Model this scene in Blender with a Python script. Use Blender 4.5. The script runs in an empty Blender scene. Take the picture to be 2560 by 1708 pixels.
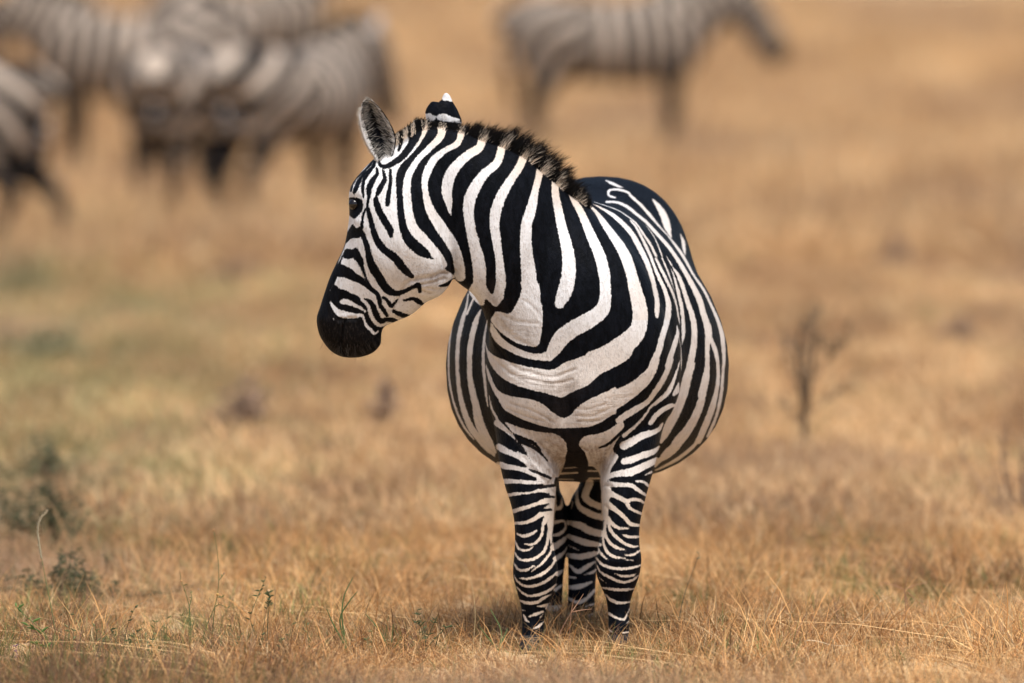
import bpy, math, random
import numpy as np
from mathutils import Vector, noise as mnoise

random.seed(7)
RNG = np.random.default_rng(11)
scene = bpy.context.scene
COL = scene.collection

# ------------------------------------------------------------------ camera
CAM_H, CAM_D = 2.28, 40.0                 # a long lens from a vehicle roof, 40 m off
F_PX = 35200.0                            # focal length in photo pixels (2560 px wide)
PITCH = math.atan(1228.0 / F_PX)
cam_data = bpy.data.cameras.new('camera')
cam = bpy.data.objects.new('camera', cam_data)
COL.objects.link(cam)
cam.location = (0, -CAM_D, CAM_H)
cam.rotation_euler = (math.pi / 2 - PITCH, 0, 0)
cam_data.sensor_width = 36.0
cam_data.lens = F_PX / 2560 * 36.0
cam_data.clip_start = 1.0
cam_data.clip_end = 8000
cam_data.dof.use_dof = True
cam_data.dof.focus_distance = 39.95
cam_data.dof.aperture_fstop = 3.0
scene.camera = cam

# ------------------------------------------------------------------ light
SUN_EL, SUN_ROT = math.radians(67), math.radians(158)
world = bpy.data.worlds.new('World')
scene.world = world
world.use_nodes = True
nt = world.node_tree
sky = nt.nodes.new('ShaderNodeTexSky')
sky.sky_type = 'NISHITA'
sky.sun_disc = False
sky.sun_elevation = SUN_EL
sky.sun_rotation = SUN_ROT
sky.dust_density = 3.0
sky.air_density = 1.0
bg = nt.nodes['Background']
nt.links.new(sky.outputs[0], bg.inputs[0])
bg.inputs[1].default_value = 0.11
sun_data = bpy.data.lights.new('sun', 'SUN')
sun_data.energy = 3.0
sun_data.angle = math.radians(26)
sun_data.color = (1.0, 0.96, 0.90)
sun = bpy.data.objects.new('sun', sun_data)
COL.objects.link(sun)
# direction towards the sun; sky rotation 0 is +Y, turning clockwise seen from above
sdir = Vector((math.sin(SUN_ROT) * math.cos(SUN_EL), math.cos(SUN_ROT) * math.cos(SUN_EL), math.sin(SUN_EL)))
sun.rotation_euler = sdir.to_track_quat('Z', 'Y').to_euler()
sun.location = sdir * 60
scene.view_settings.view_transform = 'Standard'
scene.view_settings.look = 'None'
scene.view_settings.gamma = 1.0
scene.view_settings.use_curve_mapping = False
scene.view_settings.exposure = 0.52

# ------------------------------------------------------------------ helpers
CP, SP = math.cos(PITCH), math.sin(PITCH)

def ray(px, py):
    a = (px - 1280.0) / F_PX
    b = (854.0 - py) / F_PX
    return np.array([a, CP + b * SP, -SP + b * CP])

def U(px, py, y):
    """photo pixel -> world point on the plane at depth y"""
    d = ray(px, py)
    t = (y + CAM_D) / d[1]
    return np.array([d[0] * t, y, CAM_H + d[2] * t])

def G(px, py):
    """photo pixel -> point on the ground"""
    d = ray(px, py)
    t = -CAM_H / d[2]
    return np.array([d[0] * t, -CAM_D + d[1] * t, 0.0])

def project(v):
    q = v - np.array([0, -CAM_D, CAM_H])
    f = q[:, 1] * CP - q[:, 2] * SP
    up = q[:, 1] * SP + q[:, 2] * CP
    return np.stack([1280 + F_PX * q[:, 0] / f, 854 - F_PX * up / f], 1)

def tag(o, label=None, cat=None, group=None, kind=None):
    if label: o['label'] = label
    if cat: o['category'] = cat
    if group: o['group'] = group
    if kind: o['kind'] = kind
    return o

def empty(name, loc=(0, 0, 0), rz=0.0):
    e = bpy.data.objects.new(name, None)
    e.empty_display_size = 0.2
    e.location = loc
    e.rotation_euler = (0, 0, rz)
    COL.objects.link(e)
    return e

def mesh_obj(name, verts, faces, mat=None, parent=None, smooth=True, link=True):
    me = bpy.data.meshes.new(name)
    me.from_pydata(np.asarray(verts, float).tolist(), [], [list(map(int, f)) for f in faces])
    if smooth:
        me.polygons.foreach_set('use_smooth', np.ones(len(me.polygons), bool))
    o = bpy.data.objects.new(name, me)
    if mat: me.materials.append(mat)
    if link: COL.objects.link(o)
    if parent is not None: put_under(o, parent)
    return o

def put_under(o, parent):
    """parent o; its mesh was modelled in world coordinates, so undo the parent's own place"""
    o.parent = parent
    o.matrix_parent_inverse = parent_matrix(parent).inverted()

def parent_matrix(p):
    m = p.matrix_basis.copy()
    if p.parent is not None:
        m = parent_matrix(p.parent) @ p.matrix_parent_inverse @ m
    return m

def fast_mesh(name, V, loops, counts, mat=None, attrs=None, smooth=False):
    """mesh straight from arrays: V (n,3), loops flat vertex indices, counts per face"""
    me = bpy.data.meshes.new(name)
    V = np.asarray(V, np.float32); loops = np.asarray(loops, np.int32); counts = np.asarray(counts, np.int32)
    me.vertices.add(len(V)); me.vertices.foreach_set('co', V.ravel())
    me.loops.add(len(loops)); me.loops.foreach_set('vertex_index', loops)
    me.polygons.add(len(counts))
    st = np.zeros(len(counts), np.int32); st[1:] = np.cumsum(counts)[:-1]
    me.polygons.foreach_set('loop_start', st)
    me.polygons.foreach_set('use_smooth', np.full(len(counts), smooth, bool))
    for k, a in (attrs or {}).items():
        a = np.asarray(a, np.float32)
        if a.ndim == 1:
            at = me.attributes.new(k, 'FLOAT', 'POINT'); at.data.foreach_set('value', a)
        else:
            at = me.attributes.new(k, 'FLOAT_COLOR', 'POINT')
            if a.shape[1] == 3: a = np.concatenate([a, np.ones((len(a), 1), np.float32)], 1)
            at.data.foreach_set('color', a.ravel())
    me.update(calc_edges=True)
    me.validate()
    if mat: me.materials.append(mat)
    return me

def catmull(P, n=8, closed=False):
    P = np.asarray(P, float)
    if len(P) < 2: return P
    if closed:
        Q = np.concatenate([P[-1:], P, P[:2]])
    else:
        Q = np.concatenate([2 * P[:1] - P[1:2], P, 2 * P[-1:] - P[-2:-1]])
    out = []
    t = np.linspace(0, 1, n, endpoint=False)[:, None]
    for i in range(len(Q) - 3):
        a, b, c, d = Q[i:i + 4]
        out.append(0.5 * (2 * b + (c - a) * t + (2 * a - 5 * b + 4 * c - d) * t ** 2 + (3 * b - a - 3 * c + d) * t ** 3))
    out = np.concatenate(out)
    if not closed: out = np.concatenate([out, P[-1:]])
    return out

class Nodes:
    """small helper to wire a procedural material"""
    def __init__(self, name):
        self.m = bpy.data.materials.new(name); self.m.use_nodes = True
        self.t = self.m.node_tree; self.b = self.t.nodes['Principled BSDF']
    def n(self, kind, **kw):
        nd = self.t.nodes.new('ShaderNode' + kind)
        for k, v in kw.items():
            if k.startswith('i_'):
                key = k[2:]; key = int(key) if key.isdigit() else key.replace('_', ' ')
                self.set(nd, key, v)
            else: setattr(nd, k, v)
        return nd
    def set(self, nd, key, v):
        s = nd.inputs[key]
        if hasattr(v, 'is_output') or isinstance(v, bpy.types.NodeSocket): self.t.links.new(v, s)
        else: s.default_value = v
    def attr(self, name, kind='GEOMETRY'):
        a = self.n('Attribute'); a.attribute_name = name; a.attribute_type = kind; return a
    def noise(self, vec, scale, detail=3, rough=.55):
        nd = self.n('TexNoise'); nd.inputs['Scale'].default_value = scale
        nd.inputs['Detail'].default_value = detail; nd.inputs['Roughness'].default_value = rough
        if vec is not None: self.t.links.new(vec, nd.inputs['Vector'])
        return nd.outputs['Fac']
    def math(self, op, a, b=0.0, c=0.0, clamp=False):
        nd = self.n('Math', operation=op); nd.use_clamp = clamp
        for i, v in enumerate((a, b, c)): self.set(nd, i, v)
        return nd.outputs[0]
    def ramp(self, v, lo, hi, a=0.0, b=1.0, smooth=True):
        nd = self.n('MapRange'); nd.interpolation_type = 'SMOOTHSTEP' if smooth else 'LINEAR'
        for i, x in enumerate((v, lo, hi, a, b)): self.set(nd, i, x)
        return nd.outputs[0]
    def mix(self, f, a, b, blend='MIX'):
        nd = self.n('Mix'); nd.data_type = 'RGBA'; nd.blend_type = blend
        self.set(nd, 0, f)
        for i, v in ((6, a), (7, b)):
            if not isinstance(v, bpy.types.NodeSocket) and len(v) == 3: v = (*v, 1)
            self.set(nd, i, v)
        return nd.outputs[2]
    def bump(self, h, strength, dist):
        nd = self.n('Bump'); nd.inputs['Strength'].default_value = strength; nd.inputs['Distance'].default_value = dist
        self.t.links.new(h, nd.inputs['Height']); self.t.links.new(nd.outputs[0], self.b.inputs['Normal'])
    def col(self, c): self.set(self.b, 'Base Color', c)
    def rough(self, r): self.set(self.b, 'Roughness', r)

def simple_mat(name, c, rough=.7, var=.25, scale=30.0, spec=.3):
    M = Nodes(name)
    co = M.n('TexCoord').outputs['Object']
    f = M.noise(co, scale)
    a = tuple(x * (1 - var) for x in c); b = tuple(min(1, x * (1 + var)) for x in c)
    M.col(M.mix(f, a, b)); M.rough(rough)
    M.b.inputs['Specular IOR Level'].default_value = spec
    return M.m

def smooth01(x):
    x = np.clip(x, 0, 1); return x * x * (3 - 2 * x)

# ------------------------------------------------------------------ zebra body
def loft(rings, cap=True):
    """closed tube through rings (each (k,3))"""
    k = len(rings[0]); V = np.concatenate(rings); F = []
    for i in range(len(rings) - 1):
        a, b = i * k, (i + 1) * k
        for j in range(k):
            F.append((a + j, a + (j + 1) % k, b + (j + 1) % k, b + j))
    n = len(V)
    V = np.concatenate([V, rings[0].mean(0)[None], rings[-1].mean(0)[None]])
    e = (len(rings) - 1) * k
    for j in range(k):
        F.append((n, (j + 1) % k, j))
        F.append((n + 1, e + j, e + (j + 1) % k))
    return V, F

TH = np.linspace(0, 2 * np.pi, 40, endpoint=False)

def sup(c, n):
    return np.sign(c) * np.abs(c) ** (2.0 / n)

def edge_tube(secs, smooth=4, n=2.2):
    """sections (Lx,Ly,Rx,Ry,depth,half_thickness): a tube whose two outlines run through the L and R points"""
    S = catmull(secs, smooth)
    rings = []
    for lx, ly, rx, ry, y, t in S:
        L, R = U(lx, ly, y), U(rx, ry, y)
        c, u = (L + R) / 2, (R - L) / 2
        rings.append(c + np.outer(sup(np.cos(TH), n), u) + np.outer(sup(np.sin(TH), n), [0, t, 0]))
    return loft(rings)

def trunk(secs, smooth=4):
    """rings across the body axis: depth, left, right, widest level, top, bottom, exponents above and below"""
    S = catmull(secs, smooth)
    rings = []
    for y, xl, xr, yc, yt, yb, nt_, nb_ in S:
        c = U((xl + xr) / 2, yc, y); a = (U(xr, yc, y) - U(xl, yc, y))[0] / 2
        up = U((xl + xr) / 2, yt, y)[2] - c[2]; dn = c[2] - U((xl + xr) / 2, yb, y)[2]
        co, si = np.cos(TH), np.sin(TH)
        ex = np.where(si > 0, nt_, nb_)
        x = np.sign(co) * np.abs(co) ** (2 / ex) * a
        z = np.where(si > 0, np.abs(si) ** (2 / ex) * up, -np.abs(si) ** (2 / ex) * dn)
        rings.append(np.stack([c[0] + x, np.full_like(x, y), c[2] + z], 1))
    return loft(rings)

shapes = []
shapes.append(trunk([
    (-.035, 1385, 1455, 950, 900, 1010, 2, 2),
    (-.020, 1330, 1510, 945, 850, 1075, 2, 2),
    (.02, 1278, 1585, 940, 760, 1130, 2.1, 2.1),
    (.09, 1242, 1640, 935, 660, 1160, 2.1, 2.2),
    (.20, 1226, 1680, 920, 570, 1180, 2.0, 2.2),
    (.33, 1222, 1692, 905, 515, 1190, 1.8, 2.2),
    (.46, 1205, 1720, 890, 500, 1194, 1.8, 2.2),
    (.60, 1150, 1782, 895, 508, 1198, 1.8, 2.3),
    (.78, 1119, 1815, 910, 512, 1203, 1.78, 2.4),
    (.95, 1119, 1821, 905, 503, 1203, 1.75, 2.4),
    (1.12, 1165, 1790, 850, 480, 1160, 1.75, 2.2),
    (1.27, 1240, 1752, 760, 452, 1080, 1.9, 2.1),
    (1.42, 1290, 1718, 665, 441, 990, 2.25, 2.1),
    (1.53, 1340, 1668, 650, 470, 900, 2.1, 2.1),
    (1.58, 1420, 1590, 640, 540, 800, 2, 2)]))
# neck, from behind the jaw down into the breast
shapes.append(edge_tube([
    (1060, 560, 985, 345, .01, .040),
    (1095, 640, 1008, 330, .012, .058),
    (1112, 676, 1042, 311, .015, .072),
    (1131, 694, 1085, 312, .015, .082),
    (1152, 713, 1149, 324, .015, .096),
    (1178, 732, 1205, 346, .02, .112),
    (1196, 756, 1262, 365, .035, .126),
    (1210, 786, 1312, 390, .06, .142),
    (1222, 832, 1352, 422, .09, .160),
    (1232, 890, 1395, 456, .13, .178),
    (1250, 960, 1440, 490, .19, .195),
    (1300, 1040, 1490, 515, .27, .20)], n=2.15))
# filler between the neck's right side and the shoulder
shapes.append(edge_tube([
    (1240, 520, 1440, 505, .20, .12),
    (1230, 600, 1525, 565, .17, .18),
    (1225, 700, 1605, 655, .145, .20),
    (1222, 800, 1655, 765, .14, .205),
    (1225, 900, 1680, 865, .145, .195),
    (1250, 1000, 1672, 965, .155, .175),
    (1330, 1080, 1600, 1065, .17, .13)], n=2.05))
# head
shapes.append(edge_tube([
    (962, 378, 1080, 335, .0, .035),
    (936, 396, 1112, 408, -.005, .070),
    (906, 426, 1122, 480, -.012, .092),
    (880, 460, 1124, 560, -.018, .101),
    (872, 490, 1128, 628, -.020, .104),
    (873, 535, 1133, 682, -.018, .103),
    (870, 565, 1128, 706, -.014, .100),
    (860, 616, 1102, 738, -.006, .093),
    (842, 655, 1066, 756, .004, .083),
    (824, 694, 1030, 786, .014, .074),
    (810, 735, 990, 804, .024, .066),
    (799, 770, 962, 816, .031, .062),
    (791, 798, 954, 832, .036, .063),
    (797, 834, 953, 856, .040, .060),
    (810, 858, 947, 868, .042, .053),
    (826, 877, 934, 881, .043, .042),
    (845, 889, 914, 890, .043, .028),
    (864, 894.5, 893, 894.5, .043, .012)], n=2.3))
# forelegs: shoulder to pastern
shapes.append(edge_tube([
    (1232, 800, 1330, 800, .24, .08),
    (1217, 860, 1370, 860, .22, .13),
    (1215, 941, 1395, 941, .21, .155),
    (1221, 1003, 1400, 1003, .20, .155),
    (1233, 1053, 1400, 1060, .19, .145),
    (1240, 1093, 1402, 1110, .17, .13),
    (1246, 1145, 1402, 1160, .14, .115),
    (1262, 1214, 1393, 1212, .11, .095),
    (1278, 1264, 1387, 1262, .08, .078),
    (1286, 1310, 1384, 1310, .06, .066),
    (1287, 1363, 1384, 1363, .045, .060),
    (1283, 1413, 1394, 1413, .03, .062),
    (1283, 1442, 1393, 1452, .025, .060),
    (1293, 1481, 1382, 1487, .02, .048),
    (1302, 1516, 1367, 1520, .02, .038),
    (1305, 1555, 1360, 1555, .02, .036),
    (1304, 1590, 1360, 1590, .01, .042),
    (1304, 1612, 1352, 1612, -.01, .036),
    (1300, 1632, 1350, 1632, -.03, .036)]))
shapes.append(edge_tube([
    (1560, 640, 1640, 640, .30, .07),
    (1540, 700, 1678, 700, .29, .11),
    (1530, 800, 1698, 800, .28, .14),
    (1510, 900, 1703, 900, .27, .16),
    (1500, 968, 1700, 968, .25, .16),
    (1495, 1020, 1690, 1020, .24, .15),
    (1493, 1066, 1660, 1066, .22, .14),
    (1494, 1110, 1650, 1105, .19, .13),
    (1497, 1157, 1639, 1157, .16, .115),
    (1501, 1203, 1627, 1200, .13, .098),
    (1504, 1257, 1611, 1257, .10, .080),
    (1506, 1310, 1600, 1310, .08, .068),
    (1496, 1363, 1599, 1363, .065, .062),
    (1490, 1396, 1604, 1399, .055, .063),
    (1491, 1435, 1598, 1440, .05, .060),
    (1503, 1468, 1587, 1470, .045, .048),
    (1515, 1497, 1577, 1499, .045, .038),
    (1520, 1534, 1574, 1534, .045, .036),
    (1521, 1572, 1573, 1572, .035, .042),
    (1521, 1596, 1573, 1596, .015, .036),
    (1520, 1618, 1572, 1618, .0, .036)]))
# hind legs
shapes.append(edge_tube([
    (1235, 800, 1420, 800, 1.12, .20),
    (1255, 930, 1420, 930, 1.10, .20),
    (1272, 1040, 1415, 1040, 1.08, .17),
    (1290, 1130, 1402, 1130, 1.07, .14),
    (1312, 1214, 1398, 1214, 1.09, .105),
    (1330, 1246, 1409, 1246, 1.11, .092),
    (1342, 1282, 1418, 1282, 1.13, .085),
    (1347, 1321, 1420, 1321, 1.15, .075),
    (1350, 1381, 1415, 1381, 1.14, .055),
    (1354, 1435, 1409, 1435, 1.12, .044),
    (1356, 1488, 1406, 1488, 1.10, .040),
    (1356, 1530, 1404, 1530, 1.09, .040),
    (1354, 1552, 1405, 1552, 1.075, .040),
    (1354, 1575, 1404, 1575, 1.05, .040)]))
shapes.append(edge_tube([
    (1520, 800, 1730, 800, 1.12, .20),
    (1500, 930, 1720, 930, 1.10, .20),
    (1478, 1040, 1680, 1040, 1.08, .17),
    (1462, 1130, 1610, 1130, 1.07, .14),
    (1449, 1208, 1565, 1208, 1.09, .105),
    (1431, 1240, 1545, 1240, 1.11, .092),
    (1421, 1270, 1532, 1270, 1.13, .085),
    (1420, 1315, 1518, 1315, 1.15, .075),
    (1420, 1381, 1499, 1381, 1.14, .055),
    (1420, 1435, 1491, 1435, 1.12, .044),
    (1420, 1488, 1488, 1488, 1.10, .040),
    (1417, 1530, 1487, 1530, 1.09, .040),
    (1412, 1560, 1488, 1560, 1.075, .042),
    (1414, 1585, 1486, 1585, 1.05, .040)]))

def union_mesh(shapes, voxel, name):
    V, F, o = [], [], 0
    for v, f in shapes:
        V.append(v); F += [tuple(i + o for i in q) for q in f]; o += len(v)
    me = bpy.data.meshes.new(name)
    me.from_pydata(np.concatenate(V).tolist(), [], F)
    ob = bpy.data.objects.new(name, me); COL.objects.link(ob)
    md = ob.modifiers.new('r', 'REMESH'); md.mode = 'VOXEL'; md.voxel_size = voxel
    dg = bpy.context.evaluated_depsgraph_get(); dg.update()
    out = bpy.data.meshes.new_from_object(ob.evaluated_get(dg))
    bpy.data.objects.remove(ob); bpy.data.meshes.remove(me)
    n = len(out.vertices)
    P = np.empty(n * 3, np.float32); out.vertices.foreach_get('co', P)
    E = np.empty(len(out.edges) * 2, np.int32); out.edges.foreach_get('vertices', E)
    return out, P.reshape(-1, 3).astype(float), E.reshape(-1, 2)

def laplace(P, E, w, it):
    n = len(P); i = np.concatenate([E[:, 0], E[:, 1]]); j = np.concatenate([E[:, 1], E[:, 0]])
    deg = np.maximum(np.bincount(i, minlength=n), 1)[:, None]
    w = np.asarray(w).reshape(-1, 1) if np.ndim(w) else w
    for _ in range(it):
        m = np.stack([np.bincount(i, P[j, k], n) for k in range(3)], 1) / deg
        P = P + (m - P) * w
    return P

def normals_of(me, P):
    me.vertices.foreach_set('co', P.astype(np.float32).ravel()); me.update()
    N = np.empty(len(P) * 3, np.float32); me.vertex_normals.foreach_get('vector', N)
    return N.reshape(-1, 3).astype(float)

def gauss2(q, cx, cy, rx, ry, ang=0.0):
    a = math.radians(ang); dx, dy = q[:, 0] - cx, q[:, 1] - cy
    u, v = dx * math.cos(a) + dy * math.sin(a), -dx * math.sin(a) + dy * math.cos(a)
    return np.exp(-(u / rx) ** 2 - (v / ry) ** 2)

# ------------------------------------------------------------------ coat pattern, traced stripe by stripe
CROP = {'A': (760, 220, 2.24), 'B': (1060, 260, 2.24), 'C': (1400, 400, 2.24), 'D': (1100, 700, 2.24),
        'E': (1200, 1150, 2.81), 'H': (820, 380, 5.6), 'M': (780, 640, 5.6), 'S': (1580, 640, 5.6), 'T': (1560, 900, 5.6),
        'N': (0, 0, 1)}
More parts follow.
